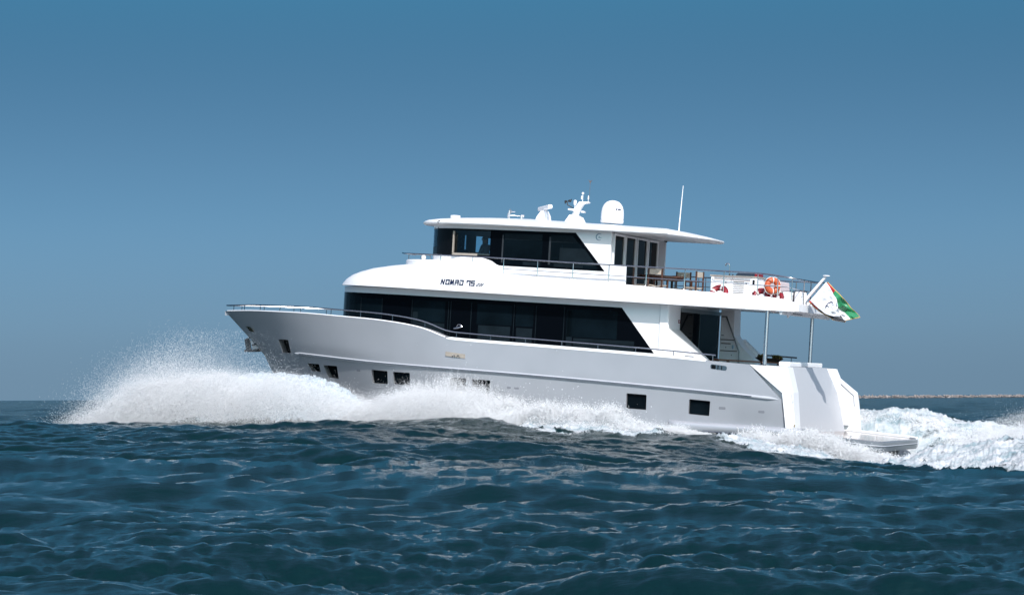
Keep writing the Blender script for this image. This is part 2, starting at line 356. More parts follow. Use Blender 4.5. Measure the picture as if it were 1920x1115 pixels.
# ---- bow pulpit / bulwark rail
def sheer_rail(side):
    xs = np.concatenate([np.linspace(.12, 2, 14), np.linspace(2.3, 19.0, 70)])
    return [(x - (.0 if x > 1 else .06*(1-x)), side * max(float(hbl(0, x)) - .07, 0.01), float(SHEER(x)) + float(np.interp(x, [0, 3, 9, 12, 19], [.20, .21, .235, .21, .19]))) for x in xs]
SB = [.5, 1.15, 2.05, 3.07, 4.07, 5.41, 6.62, 7.85, 9.05, 10.19, 11.39, 12.60, 13.85, 15.08, 16.35, 17.61, 18.91]
for side in (-1, 1):
    P = sheer_rail(side)
    if side > 0: P = [p for p in P if p[0] < 9.2]
    g = G(); g.tube(P, .021, 8); rl = part('bow_rail', g, STEEL)
    for x in SB:
        if side > 0 and x > 9: continue
        y = side * max(float(hbl(0, x)) - .07, .02); z0 = float(SHEER(x)); zt = float(np.interp(x, [p[0] for p in P], [p[2] for p in P]))
        g = G(); g.tube([(x, y, z0 - .02), (x, y, zt)], .014, 6); build_sub('stanchion', g, STEEL, rl)

# ---- plan outlines with rounded fronts
def plan(x0, xe, w, n, xa, nf=28):
    """(x, y) from the starboard aft corner round the bow to the port aft corner"""
    pts = [(xa, w)]
    for i in range(nf + 1):
        t = math.pi/2 - math.pi*i/nf; c, s = math.cos(t), math.sin(t)
        pts.append((xe - (xe - x0)*abs(c)**(2/n), w*math.copysign(abs(s)**(2/n), s)))
    return pts + [(xa, -w)]

# ---- main deck house
op = plan(4.88, 9.0, 2.5, 2.4, 17.2)
g = G(); g.loft([[(x, y, 1.7) for x, y in op], [(x, y, 4.5) for x, y in op]], True, True)
g.box((16.5, 2.4, 1.75), (17.197, 3.05, 4.4)); house = part('deckhouse', g, WHITE, ang=40)
def strip(pl, zb, zt, off=.0, thick=.012):
    """thin glazing following a plan polyline; zb / zt functions of x"""
    n = len(pl); out = []
    for i, (x, y) in enumerate(pl):
        a = Vector(pl[max(i-1, 0)]); b = Vector(pl[min(i+1, n-1)]); d = (b - a).normalized(); nn = Vector((-d.y, d.x))
        ce = Vector((12, 0)) - Vector((x, y))
        if nn.dot(ce) > 0: nn = -nn
        out.append((x + nn.x*off, y + nn.y*off, x + nn.x*(off - thick), y + nn.y*(off - thick)))
    g = G()
    g.loft([[(a, b, zb(a)), (a, b, zt(a)), (c, d, zt(a)), (c, d, zb(a))] for a, b, c, d in out], True, True); return g
gz = lambda x: 4.30 - .0075*(x - 6)
def side_run(x0, x1, y, n=8): return [(x0 + (x1-x0)*i/n, y) for i in range(n + 1)]
front = [p for p in op[1:-1]]
g = strip([p for p in front if p[0] < 9.0 + 1e-6][0:] + side_run(9.3, 15.5, -2.5, 6), lambda x: 2.5, gz, .010)
sg = part('saloon_glazing', g, GLASS, ang=25)
g = G(); g.xz([(15.5, 2.5), (15.5, gz(15.6)), (15.60, gz(15.7)), (16.95, 2.6), (16.98, 2.5)], -2.510, -2.498); build_sub('glazing_tail', g, GLASS, sg, ang=0)
def fwd_run(xa, xb): # port side run between stations on the rounded front
    pts = [p for p in front if p[1] < 0]; xs = [p[0] for p in pts]; ys = [p[1] for p in pts]
    return [(x, float(np.interp(x, xs, ys))) if x < 9 else (x, -2.5) for x in np.linspace(xa - .12, xb - .12, 9)]
for xa, xb, zb, zt, m in [(5.55, 6.3, 2.5, 4.18, PANE), (6.36, 7.22, 2.5, 4.12, PANE), (7.26, 8.3, 2.5, 4.13, GLASS), (8.44, 9.60, 3.44, 4.14, PANE), (8.44, 9.60, 2.6, 3.41, BLIND), (8.44, 8.62, 3.42, 3.75, BLIND),
                          (9.82, 10.50, 2.6, 4.05, GLASS), (10.74, 11.97, 3.45, 4.12, PANE), (10.80, 11.93, 2.6, 3.42, BLIND), (12.10, 12.72, 3.45, 4.12, PANE), (12.14, 12.70, 2.6, 3.4, BLIND),
                          (12.90, 13.72, 2.6, 4.0, GLASS), (13.86, 15.6, 3.2, 4.1, PANE), (14.13, 16.2, 2.85, 3.05, BLIND), (14.13, 16.2, 3.06, 3.17, BLIND), (13.88, 14.08, 2.6, 4.05, BLIND)]:
    g = strip(fwd_run(xa, xb), lambda x: zb, lambda x: zt, .016 if zt - zb > .5 else .020, .005); build_sub('window_pane', g, m, sg, ang=0)
for x in (6.33, 7.24, 8.40, 9.72, 9.80, 10.53, 12.04, 12.81, 13.78):
    (px, py), = fwd_run(x, x)[:1]; g = G(); g.box((px - .012, py - .024, 2.55), (px + .012, py - .004, 4.15)); build_sub('mullion', g, BLIND, sg, ang=0)
g = G(); g.tube([(9.84,-2.55,3.27),(9.98,-2.58,3.29),(10.16,-2.58,3.34)], [.03,.045,.02], 8); g.tube([(9.94,-2.58,3.31),(9.99,-2.59,3.40),(10.08,-2.59,3.40),(10.14,-2.58,3.34)], .014, 6); build_sub('door_handle', g, STEEL, sg)
# aft wing: white, thick, cut away diagonally
g = G(); g.xz([(16.9,1.7),(16.9,4.5),(17.19,4.5),(17.19,3.64),(18.27,2.70),(18.36,2.5),(18.36,1.7)], -2.55, -1.30)
wg = part('deckhouse_wing', g, WHITE, bevel=.03, ang=0)
g = G(); g.box((17.18, -1.52, 3.83), (17.205, -1.32, 3.94)); build_sub('fire_call_point', g, RED, wg, ang=0)
g = G(); g.box((17.205, -1.46, 3.86), (17.21, -1.38, 3.91)); build_sub('label_plate', g, WHITE, wg, ang=0)
g = G(); g.tube([(17.8,-2.56,2.74),(17.82,-2.58,2.80),(18.1,-2.58,2.79),(18.12,-2.56,2.74)], .012, 6); build_sub('grab_handle', g, STEEL, wg)
g = G(); g.box((17.2, -1.30, 1.75), (17.225, 3.04, 4.27)); dr = part('aft_sliding_door', g, GLASS, ang=0)
for y in (.75, 3.0): 
    g = G(); g.box((17.225, y - .02, 1.75), (17.245, y + .02, 4.2)); build_sub('door_stile', g, mat('door_edge', (.05, .08, .085), .3) if y < 1 else OFFW, dr, ang=0)
g = G(); g.box((17.2, -1.3, 4.2), (17.30, 3.04, 4.32)); build_sub('door_head', g, mat('door_head_grey', (.16, .19, .20), .4), dr, ang=0)

# ---- upper deck with the rounded brow
sh = lambda x, z: z - .0115*max(min(x, 21) - 5.9, -1) * max(0, (5.44 - z)/.9)
BL = [(4.53,4.853,9.5,3.10,12.0), (4.63,4.92,9.5,3.10,12.0), (4.75,5.03,9.5,3.095,12.0), (4.9,5.26,9.5,3.085,12.0), (5.02,5.575,9.5,3.065,11.93), (5.15,6.05,9.5,3.03,11.55),
      (5.26,6.78,9.5,3.0,11.25), (5.335,7.5,9.6,2.97,11.02), (5.40,8.15,10.0,2.95,10.8), (5.44,9.0,10.6,2.9,10.66)]
g = G(); g.loft([[(x, y, sh(x, z)) for x, y in plan(x0, xe, w, 2.4, xa, 44)] for z, x0, xe, w, xa in BL], True, True)
brow = part('upper_deck_brow', g, WHITE, ang=28)
FT = pch([11.9,13,15.2,15.7,18.46,20.2,21,21.6], [5.06,5.04,4.985,4.965,4.85,4.805,4.735,4.60])
g = G(); rings = []
for x in [12.0, 12.6, 13.4, 14.2, 15, 15.7, 16.6, 17.5, 18.46, 19.3, 20.2, 20.6, 21, 21.3, 21.45]:
    zb = sh(x, 4.53) if x < 21 else 4.36; zt = float(FT(x))
    rings.append([(x,-3.07,zb),(x,-3.10,zb),(x,-3.10,zt-.02),(x,-3.07,zt),(x,-2.96,zt),(x,-2.96,4.56),(x,2.96,4.56),(x,2.96,zt),(x,3.07,zt),(x,3.10,zt-.02),(x,3.10,zb),(x,3.07,zb)])
g.loft(rings, True, True); g.box((21.3,-3.07,4.37),(21.56,3.07,4.60))
fas = part('upper_deck', g, WHITE, ang=30)
g = G(); g.prism([(20.93,-3.06,4.375),(21.04,-3.06,4.385),(21.02,-3.02,4.245),(20.95,-3.02,4.255)], (0, 6.1, 0)); vl = part('aft_valance', g, OFFW, ang=0)
for k in range(9):
    g = G(); g.box((21.035, -1.75 + k*.13, 4.295), (21.045, -1.68 + k*.13 + .02*(k % 3), 4.335 - .008*(k % 2))); build_sub('small_letter', g, HULLD, vl, ang=0)
g = G(); g.lathe([(.02, 0), (.045, .05), (.05, .09)], (20.98, -2.1, 4.17), n=10); build_sub('stern_light', g, OFFW, vl)
# lettering on the brow
g = G(); X, Zc, H, W, st = 9.535, 4.695, .145, .105, .040
def L(ox, strokes):
    for s in strokes:
        g.stroke([(X + ox + p[0]*W + .16*(p[1]-.5)*H, Zc + p[1]*H - .005*(ox)) for p in s], st, -3.098)
L(.0, [[(0,0),(.12,1),(.85,0),(1,1)]])
L(.165, [[(.05,0),(.05,1),(1,1),(1,0),(.05,0)]])
L(.325, [[(.0,0),(.12,1),(.5,.15),(.88,1),(1.05,0)]])
L(.495, [[(.05,0),(.05,.55)],[(.05,.95),(.85,1),(1,.8),(1,0)],[(.05,.5),(1,.5)]])
L(.66, [[(.05,.5),(.05,0),(1,0),(1,1),(.05,1)]])
part('name_lettering', g, NAVY, yacht, ang=0); g = G()
L(.905, [[(0,.65),(0,1),(1,1),(1,0)]])
L(1.06, [[(1,1),(.05,1),(.05,.52),(1,.52),(1,0),(.05,0)]])
part('number_lettering', g, NAVY, yacht, ang=0)
g = G(); st = .022
def L2(ox, s): g.stroke([(X + 1.235 + ox + p[0]*.085 + .02*p[1], Zc - .012 + p[1]*.085) for p in s], st, -3.098)
L2(0, [(0,.35),(.05,0),(.45,.05),(.6,.95),(.9,1)]); L2(.078, [(.1,.9),(.25,.0),(.75,.05),(.85,.95)]); L2(.078, [(-.1,.95),(.15,.95)]); L2(.16, [(-.02,.95),(.3,.9),(.35,0),(.95,.95)])
part('script_lettering', g, NAVY, yacht, ang=0)
# step in front of the wheelhouse and its searchlight ball
st1 = plan(7.22, 10.2, 2.52, 2.6, 10.9); g = G(); g.loft([[(x, y, 5.2) for x, y in st1], [(x, y, 5.46) for x, y in st1], [(9 + (x-9)*.985, y*.985, 5.495) for x, y in st1]], True, True)
part('wheelhouse_step', g, WHITE, ang=40)
g = G(); g.lathe([(.05, 0), (.04, .06)], (8.16, -1.5, 5.49), n=10); g.ball((8.16, -1.5, 5.585), .085, 14); bl = part('camera_ball', g, WHITE)
g = G(); g.ball((8.095, -1.55, 5.60), .022, 8); g.ball((8.095, -1.55, 5.555), .018, 8); build_sub('lens', g, BLACK, bl)

# ---- upper deck rail
TOPZ = pch([7,8.5,11.6,14,16.5,19.07,20.17,20.83,21.3,21.7], [5.70,5.65,5.625,5.58,5.545,5.52,5.505,5.45,5.395,5.37])
rf = [p for p in plan(7.2, 9.6, 2.95, 2.5, 9.6, 24)[1:-1]]
top = [(x, y, float(TOPZ(x)) + .02*(1 if abs(y) < 2 else 0)) for x, y in rf if y < .3] + [(x, -2.95, float(TOPZ(x))) for x in np.linspace(10, 21.1, 40)]
top += [(21.33, -2.90, 5.385), (21.46, -2.75, 5.37), (21.5, -2.5, 5.365), (21.25, 0, 5.40), (20.98, 2.5, 5.46), (20.88, 2.8, 5.465), (20.6, 2.93, 5.465)] + [(x, 2.95, 5.47) for x in np.linspace(20.2, 15.5, 14)]
g = G(); g.tube(top, .021, 8); ur = part('upper_deck_rail', g, STEEL)
mid = [(x, -2.95, 5.285 - .0165*(x - 11.6) - .0018*max(0, x-15.5)**1.2) for x in np.linspace(11.65, 21.1, 40)] + [(21.46, -2.75, 5.04), (21.5, -2.5, 5.03), (20.98, 2.5, 5.12), (20.88, 2.8, 5.13)] + [(x, 2.95, 5.15) for x in np.linspace(20.4, 15.5, 10)]
g = G(); g.tube(mid, .013, 6); build_sub('lower_rail', g, STEEL, ur)
posts = [(9.40,5.40), (10.54,5.41), (11.63,5.09), (12.81,5.03), (14.03,5.01), (15.25,4.97), (16.51,4.92), (17.79,4.87), (19.07,4.83), (20.17,4.80), (20.82,4.74), (21.28,4.66)]
for x, z in posts:
    g = G(); g.tube([(x - .01, -2.97, z), (x, -2.95, z + .06), (x, -2.95, float(TOPZ(x)))], [.026, .017, .016], 8); build_sub('stanchion', g, STEEL, ur)
for x in (15.6, 16.44, 16.69, 17.6, 18.5, 19.45, 19.85, 20.7): 
    g = G(); g.tube([(x, 2.95, 4.6), (x, 2.95, 5.47)], .017, 8); build_sub('stanchion', g, STEEL, ur)
for y in (-2.2, -.8, .8, 2.2):
    g = G(); xa_ = 21.24 - .104*y; g.tube([(xa_, y, 4.58), (xa_, y, 5.40)], .017, 8); build_sub('stanchion', g, STEEL, ur)
g = G(); g.tube([(7.62, -1.5, 5.45), (7.62, -1.5, 5.71)], .016, 8); build_sub('stanchion', g, STEEL, ur)
g = G(); g.tube([(7.58, -1.5, 5.69), (8.4, -1.5, 5.665), (8.42, -1.5, 5.49)], .017, 8); build_sub('inner_rail', g, DSTEEL, ur)

# ---- wheelhouse
wp = plan(8.28, 11.0, 2.5, 3.0, 15.1, 60)
def wz(x): return float(np.interp(x, [8, 10.79, 11.3, 15.1], [5.665, 5.645, 5.395, 5.355]))
dense = [wp[0]] + [(x, 2.5) for x in np.linspace(14.8, 11.1, 16)] + wp[1:-1] + [(x, -2.5) for x in (11.1, 11.2, 11.3, 11.5)] + [(x, -2.5) for x in np.linspace(11.8, 14.8, 12)] + [wp[-1]]
g = G(); n = len(dense)
g.loft([[(x, y, 4.58) for x, y in dense], [(x, y, wz(x)) for x, y in dense]], True, False)
inner = [(x + (12-x)*.012, y*.975) for x, y in dense]
g.loft([[(x, y, wz(x)) for x, y in dense], [(x, y, wz(x) + .001) for x, y in inner]], True, False)
g.loft([[(x, y, wz(x) + .001) for x, y in inner], [(x, y, 4.6) for x, y in inner]], True, False)
wh = part('wheelhouse', g, WHITE, ang=30)
op2 = [(x, y) for x, y in dense]
g = G(); g.loft([[(x, y, 6.555 + .002*(x - 9)) for x, y in dense], [(x, y, 6.74) for x, y in dense]], True, True); build_sub('roof_band', g, WHITE, wh, ang=30)
# white tail of the side walls
for s in (-1, 1):
    g = G(); y0, y1 = (s*2.43, s*2.508)
    g.xz([(13.90, 6.56), (14.955, 5.36), (14.9, 4.7), (15.12, 4.6), (15.12, 6.6)], min(y0, y1), max(y0, y1)); build_sub('side_wall', g, WHITE, wh, ang=0)
    if s < 0: g = G(); g.xz([(13.92,6.54),(14.16,6.28),(14.36,6.285),(14.46,6.18),(15.10,6.18),(15.10,6.12),(14.43,6.12),(14.33,6.225),(14.19,6.22),(14.94,5.37),(14.90,5.37)], -2.512, -2.5)
g = G()
for k in range(22):   # crescent emblem
    a0, a1 = R(50 + k*260/22), R(50 + (k+1)*260/22)
    w0, w1 = [.034*math.sin(math.pi*q/22)**.6 + .004 for q in (k, k+1)]
    g.prism([(14.70 + math.cos(a0)*.115, -2.509, 6.455 + math.sin(a0)*.115), (14.70 + math.cos(a1)*.115, -2.509, 6.455 + math.sin(a1)*.115),
             (14.70 + math.cos(a1)*(.115-w1), -2.509, 6.455 + math.sin(a1)*(.115-w1)), (14.70 + math.cos(a0)*(.115-w0), -2.509, 6.455 + math.sin(a0)*(.115-w0))], (0, -.006, 0))
g.stroke([(14.71, 6.47), (14.69, 6.43), (14.77, 6.43)], .018, -2.509)
build_sub('crescent_emblem', g, GREYB, wh, ang=0)
def wrun(sel): return [p for p in dense if sel(*p)]
def pillar(pl, z0, z1, name, m, th=.05, off=.006): 
    g = strip(pl, (lambda x: wz(x)) if z0 is None else (lambda x: z0), lambda x: z1, off, th); return build_sub(name, g, m, wh, ang=30)
ZT = 6.56
# port side
pf = sorted([p for p in wp[1:-1] if p[1] < 0 and p[0] < 10.9], key=lambda p: p[0])
pxs = [p[0] for p in pf]; pys = [p[1] for p in pf]
def prun(xa, xb, s=-1): return [(x, -s*float(np.interp(x, pxs, pys))) if x < 10.9 else (x, s*2.5) for x in np.linspace(xa, xb, 10)]
for s in (-1, 1):
    pillar(prun(9.36, 9.60, s), None, ZT, 'pillar', BLACK)
    pillar(prun(8.98, 9.38, s), 5.72, 6.48, 'window_pane', CLEAR, .008)
    pillar(prun(8.84, 8.99, s), None, ZT, 'pillar', DARKIN if s < 0 else BLACK)
    pillar(prun(8.97, 9.6, s), 6.47, ZT, 'frame', BLACK); pillar(prun(8.97, 9.6, s), 5.655, 5.73, 'frame', BLACK)
    pillar(prun(9.60, 10.96, s), 6.49, ZT, 'frame', BLACK); pillar(prun(9.60, 10.96, s), 5.64, 5.72, 'frame', BLACK)
    pillar(prun(9.58, 10.97, s), 5.70, 6.5, 'window_pane', CLEAR, .008)
    y0, y1 = s*2.46, s*2.506
    g = G(); g.xz([(10.94, 5.6), (10.94, ZT), (13.905, ZT), (14.95, 5.36), (11.32, 5.395), (11.2, 5.43)], min(y0, y1), max(y0, y1)); bp_ = build_sub('glazed_side', g, GLASS, wh, ang=0)
    if s < 0:
        for q, m in [([(11.38,5.45),(11.38,6.46),(12.77,6.48),(12.77,5.43)], PANE), ([(12.98,5.43),(12.98,6.48),(13.82,6.48),(14.70,5.45),(14.70,5.41)], PANE), ([(11.45,6.25),(11.45,6.44),(12.75,6.46),(12.75,6.27)], BLIND),
                     ([(13.06,6.22),(13.06,6.44),(13.8,6.45),(13.98,6.24)], BLIND), ([(12.12,5.45),(12.12,5.56),(12.72,5.55),(12.72,5.44)], BLIND), ([(13.2,5.44),(13.2,5.55),(14.2,5.53),(14.2,5.42)], BLIND),
                     ([(13.38,5.56),(13.38,6.06),(14.23,6.05),(14.55,5.66),(14.55,5.5)], BLIND), ([(11.36,5.5),(11.36,6.4),(11.41,6.4),(11.41,5.5)], DARKIN), ([(13.0,5.5),(13.0,6.4),(13.06,6.4),(13.06,5.5)], DARKIN)]:
            off = {id(PANE): .004, id(BLIND): .007, id(DARKIN): .009}[id(m)]
            g = G(); g.xz(q, -2.506 - off, -2.506 - off + .003); build_sub('window_pane', g, m, wh, ang=0)
# cream inner frame of the opening side window
g = G(); g.box((9.60,-2.50,5.69),(9.645,-2.42,6.47)); g.box((9.60,-2.50,5.685),(10.93,-2.42,5.755)); fr_ = build_sub('window_frame', g, CREAM, wh, ang=0)
# front windows (seen through from the side)
for ya, yb in ((-2.0, -.75), (-.62, .50), (.76, 1.44), (1.76, 2.2)):
    pl = [(float(np.interp(y, [p[1] for p in pf][::1] if y < 0 else [-p[1] for p in pf][::-1], [p[0] for p in pf] if y < 0 else [p[0] for p in pf][::-1])) if False else
           11.0 - 2.72*(1 - (abs(y)/2.5)**3)**(1/3), y) for y in np.linspace(ya, yb, 8)]
    pillar(pl, 5.95, 6.52, 'window_pane', CLEAR, .008)
for ya, yb, z0, z1 in ((-2.35, -1.98, None, ZT), (-.77, -.60, None, ZT), (.48, .78, None, ZT), (1.42, 1.78, None, ZT), (-2.0, 2.2, None, 5.96), (-2.0, 2.2, 6.51, 6.6)):
    pl = [(11.0 - 2.72*(1 - min(.999, (abs(y)/2.5)**3))**(1/3), y) for y in np.linspace(ya, yb, 14)]
    pillar(pl, z0, z1, 'pillar', BLACK)
# inside: console, floor, bulkhead, ceiling
g = G(); g.box((8.75,-1.7,4.65),(9.3,1.7,5.86)); g.box((9.28,-1.1,4.65),(9.6,1.0,5.68)); g.ball((8.75,.72,5.93), .12, 10, (1.2, 1, .6)); build_sub('helm_console', g, DARKIN, wh, ang=0)
g = G(); g.prism([(12 + (x-12)*.985, y*.96, 4.60) for x, y in dense], (0,0,.05)); build_sub('cabin_floor', g, DARKIN, wh, ang=0)
g = G(); g.box((11.25,-2.4,4.65),(11.32,2.4,6.6)); build_sub('cabin_bulkhead', g, DARKIN, wh, ang=0)
g = G(); g.prism([(12 + (x-12)*.985, y*.96, 6.535) for x, y in dense], (0,0,.018)); build_sub('cabin_ceiling', g, DARKIN, wh, ang=0)
# aft wall with four folding doors
g = G(); g.box((15.05,-2.44,4.6),(15.10,2.44,6.72)); aw = part('aft_cabin_wall', g, SHAD, ang=0)
for y0, y1 in ((-2.21,-1.25), (-1.05,-.11), (.15,1.10), (1.32,2.25)):
    g = G(); g.box((15.10, y0, 4.66), (15.115, y1, 6.54)); d = build_sub('folding_door', g, GLASS, aw, ang=0)
    g = G()
    for a, b in ((y0 - .07, y0), (y1, y1 + .07)): g.box((15.10, a, 4.62), (15.16, b, 6.60))
    g.box((15.10, y0, 6.54), (15.155, y1, 6.60)); build_sub('door_frame', g, OFFW, d if False else aw, ang=0)
g = G(); g.tube([(15.15,1.40,5.55),(15.17,1.40,5.57),(15.17,1.62,5.57)], .012, 6); build_sub('door_handle', g, STEEL, aw)
g = G(); g.box((15.1,2.43,4.6),(15.36,2.52,6.72)); build_sub('side_wall', g, SHAD, aw, ang=0)
g = G(); g.tube([(15.33,2.40,6.64),(15.42,2.40,6.60)], .03, 8); build_sub('deck_light', g, RUBBER, aw)
g = G(); g.xz(round_poly([(15.1,5.58),(15.67,5.575),(15.68,4.56),(15.1,4.56)], .06), -2.52, -2.42); part('deck_wing', g, WHITE, bevel=.03, ang=0)

# ---- hardtop
RL = [(6.715,.30,.22),(6.70,.04,.03),(6.735,0,0),(6.775,.015,.0),(6.81,.06,.03),(6.85,.16,.10),(6.90,.45,.32),(6.96,1.05,.75),(7.01,1.8,1.3),(7.04,2.5,1.85)]
tap = pch([12,14.5,15.4,16.31,17.14,17.83,18.05], [1,1,.93,.80,.62,.28,.15])
def roof_ring(z, fi, si):
    x0, w = 7.9 + fi, 2.92 - si; ring = []
    xa = 17.12 - max(0, si - .1)*.35
    for x, y in plan(x0, 11 + fi*.3, w, 2.8, xa, 40): ring.append((x, y))
    for k in range(1, 14):
        y = -w + 2*w*k/14; ring.append((xa + (.79 - .5*max(0, si-.1))*(1 - (y/w)**2), y))
    return [(x, y, 6.685 - .016*max(0, x - 13.5)*1.3 + (z - 6.70)*float(tap(x))) for x, y in ring]
g = G(); g.loft([roof_ring(*r) for r in RL], True, True)
rt = part('hardtop', g, WHITE, ang=30)
g = G(); g.lathe([(.17,0),(.175,.02),(.175,.13),(.16,.15)], (8.6,0,6.96), n=24); build_sub('searchlight', g, OFFW, rt)
g = G(); g.tube([(9.22,-2.90,6.68),(9.22,-2.93,6.74),(9.30,-2.94,6.77)], .014, 6); build_sub('wiper_hose', g, RUBBER, rt)
# radome
g = G(); g.lathe([(.30,0),(.37,.02),(.385,.06),(.385,.12),(.37,.13)], (14.24,0,7.03), n=40); dm = build_sub('radome_base', g, OFFW, rt)
g = G(); prof = [(.375,.13),(.382,.2),(.378,.36),(.362,.47),(.33,.57),(.28,.65),(.21,.715),(.12,.755),(.03,.77)]
g.lathe(prof, (14.24,0,7.03), n=40); build_sub('radome', g, WHITE, rt)
g = G()
def dome_stroke(pts, w):
    for (a0, z0), (a1, z1) in zip(pts[:-1], pts[1:]):
        d = Vector((a1-a0, z1-z0)); Ln = d.length or 1; d /= Ln; q = Vector((-d.y, d.x))*w/2
        cs = [(a0+q.x, z0+q.y), (a1+q.x, z1+q.y), (a1-q.x, z1-q.y), (a0-q.x, z0-q.y)]; r = .384
        f = lambda a, z, rr: (14.24 + math.sin(a/r)*rr, -math.cos(a/r)*rr, 7.03 + z)
        g.loft([[f(a, z, r + .004) for a, z in cs], [f(a, z, r - .01) for a, z in cs]], True, True)
for k, s in enumerate([[[(0,0),(0,.06)],[(.045,.06),(0,.03),(.045,0)]], [[(0,.06),(.022,0),(.045,.06)]], [[(0,0),(0,.06)],[(.045,0),(.045,.06)],[(0,.03),(.045,.03)]]]):
    for q in s: dome_stroke([(.235 + k*.068 + a, .43 + z) for a, z in q], .016)
build_sub('dome_lettering', g, NAVY, rt, ang=0)
g = G()
for k in range(7):
    for q in [[(0,0),(0,.035)], [(0,.035 if k % 2 else .0),(.02,.035 if k % 2 else .0)]]: dome_stroke([(.13 + k*.048 + a, .32 + z) for a, z in q], .005)
build_sub('dome_small_print', g, HULLD, rt, ang=0)
# open array radar
g = G(); g.loft([[(11.56,-.22,7.0),(12.02,-.22,7.0),(12.02,.22,7.0),(11.56,.22,7.0)], [(11.62,-.19,7.18),(12.0,-.19,7.2),(12.0,.19,7.2),(11.62,.19,7.18)], [(11.72,-.12,7.36),(11.93,-.12,7.38),(11.93,.12,7.38),(11.72,.12,7.36)]], True, True)
g.lathe([(.08,0),(.08,.08)], (11.84,0,7.36), n=12); build_sub('radar_pedestal', g, WHITE, rt, bevel=.03, ang=40)
g = G(); c = Vector((11.84,0,7.47)); d = Vector((.58,-.80,.03)).normalized(); q = d.cross(Vector((0,0,1))).normalized(); up = Vector((0,0,1))
g.loft([[c + d*t + q*a + up*b for a, b in ((-.06,-.06),(.06,-.06),(.085,0),(.06,.07),(-.06,.07),(-.085,0))] for t in (-.66,-.64,.64,.66)], True, True); build_sub('radar_scanner', g, WHITE, rt, bevel=.015, ang=40)
# mast
g = G(); g.xz([(12.64,7.0),(12.82,7.26),(12.98,7.28),(13.12,7.2),(13.24,7.0)], -.3, .3); g.xz([(12.80,7.2),(12.92,7.5),(13.06,7.72),(13.40,7.725),(13.42,7.68),(13.22,7.64),(13.13,7.5),(13.0,7.2)], -.09, .09); g.xz([(12.74,7.42),(12.76,7.47),(12.98,7.46),(12.97,7.39)], -.28, .28)
g.box((13.1,.05,7.36),(13.2,.3,7.42)); ms = build_sub('mast', g, WHITE, rt, bevel=.02, ang=0)
def onmast(name, g, m): return build_sub(name, g, m, rt)
g = G(); g.lathe([(.035,0),(.055,.06),(.055,.14),(.03,.17)], (12.90,0,7.60), n=12); g.tube([(12.9,0,7.45),(12.9,0,7.62)], .016, 8); onmast('gps_antenna', g, WHITE)
g = G(); g.tube([(12.85,-.02,7.50),(12.64,-.02,7.60),(12.62,-.02,7.72)], .016, 6); g.ball((12.58,-.02,7.715), .04, 8, (1.5, 1, 1)); g.ball((12.72,-.02,7.735), .05, 8, (1.1, 1, 1)); g.ball((12.56,-.02,7.66), .028, 8); g.box((12.66,-.04,7.70),(12.70,0,7.76)); g.tube([(12.74,-.02,7.70),(12.78,-.02,7.80)], .014, 6); onmast('wind_sensor', g, RUBBER)
g = G(); g.tube([(13.16,0,7.71),(13.16,0,7.97)], .012, 6); g.ball((13.16,0,8.0), .045, 10); g.tube([(13.12,0,7.80),(13.12,0,7.92)], .02, 8); onmast('nav_light', g, OFFW)
g = G(); g.tube([(13.36,0,7.71),(13.36,0,7.82)], .01, 6); g.lathe([(.022,0),(.02,.08),(.008,.13)], (13.36,0,7.81), n=10); onmast('nav_light', g, OFFW)
g = G(); g.tube([(13.39,.02,7.71),(13.39,.02,8.36)], .005, 5); g.tube([(13.39,.02,8.36),(13.33,.02,8.46)], .01, 5); g.tube([(13.39,.02,8.36),(13.45,.02,8.45)], .01, 5); g.tube([(13.39,.02,8.34),(13.39,.02,8.44)], .012, 5); onmast('wind_vane', g, mat('dull_brown', (.12, .09, .08), .6))
# horns
g = G(); g.lathe([(.07,0),(.09,.01),(.05,.04),(.018,.12),(.014,.44),(.05,.46),(.05,.56),(.02,.57)], (10.58,-.2,7.17), (.95,.3,-.01), n=14)
g.lathe([(.07,0),(.10,.01),(.06,.04),(.02,.1),(.02,.2)], (10.57,.0,7.31), (.7,.7,.0), n=14); g.tube([(10.62,-.15,7.0),(10.62,-.15,7.34)], .03, 8); g.tube([(11.05,-.1,7.02),(11.05,-.1,7.16)], .04, 8); build_sub('air_horn', g, mat('chromed_horn', (.62, .64, .66), .22, metal=.7), rt)
g = G(); g.tube([(16.575,0,6.8),(16.58,0,7.1),(16.64,0,8.36)], [.022,.02,.010], 8); build_sub('whip_antenna', g, WHITE, rt)

# ---- aft deck: posts, stairs, far rail, transom, platform
for s in (-1, 1):
    g = G(); g.tube([(20.49, s*2.8, 2.45), (20.5, s*2.8, 4.40)], .062, 14); p = part('deck_post', g, PSTEEL)
    g = G(); g.tube([(20.50, s*2.86, 2.45), (20.50, s*2.86, 2.68)], .05, 8); build_sub('post_foot', g, DSTEEL, p)
g = G(); g.xz([(17.7,4.4),(18.15,4.4),(18.18,3.55),(18.45,3.2),(18.86,2.84),(19.1,2.4),(19.1,1.75),(17.7,1.75)], 1.6, 2.35)
stt = part('deck_stairs', g, OFFW, ang=0)
g = G(); g.tube([(17.74,1.57,4.16),(17.90,1.57,4.165),(18.16,1.57,3.56),(18.39,1.57,3.03),(18.395,1.57,2.3)], .022, 8); build_sub('handrail', g, DSTEEL, stt)
for z, a, b in ((3.40,17.73,18.24), (3.275,17.75,18.08), (3.035,17.73,18.31)):
    g = G(); g.box((a,1.585,z-.016),(b,1.602,z+.016)); build_sub('tread_edge', g, mat('tread_brown', (.055,.04,.04), .5), stt, ang=0)
g = G(); g.ball((17.92,1.59,3.15), .02, 8); g.ball((18.13,1.59,2.90), .02, 8); build_sub('drawer_knob', g, NAVY, stt)
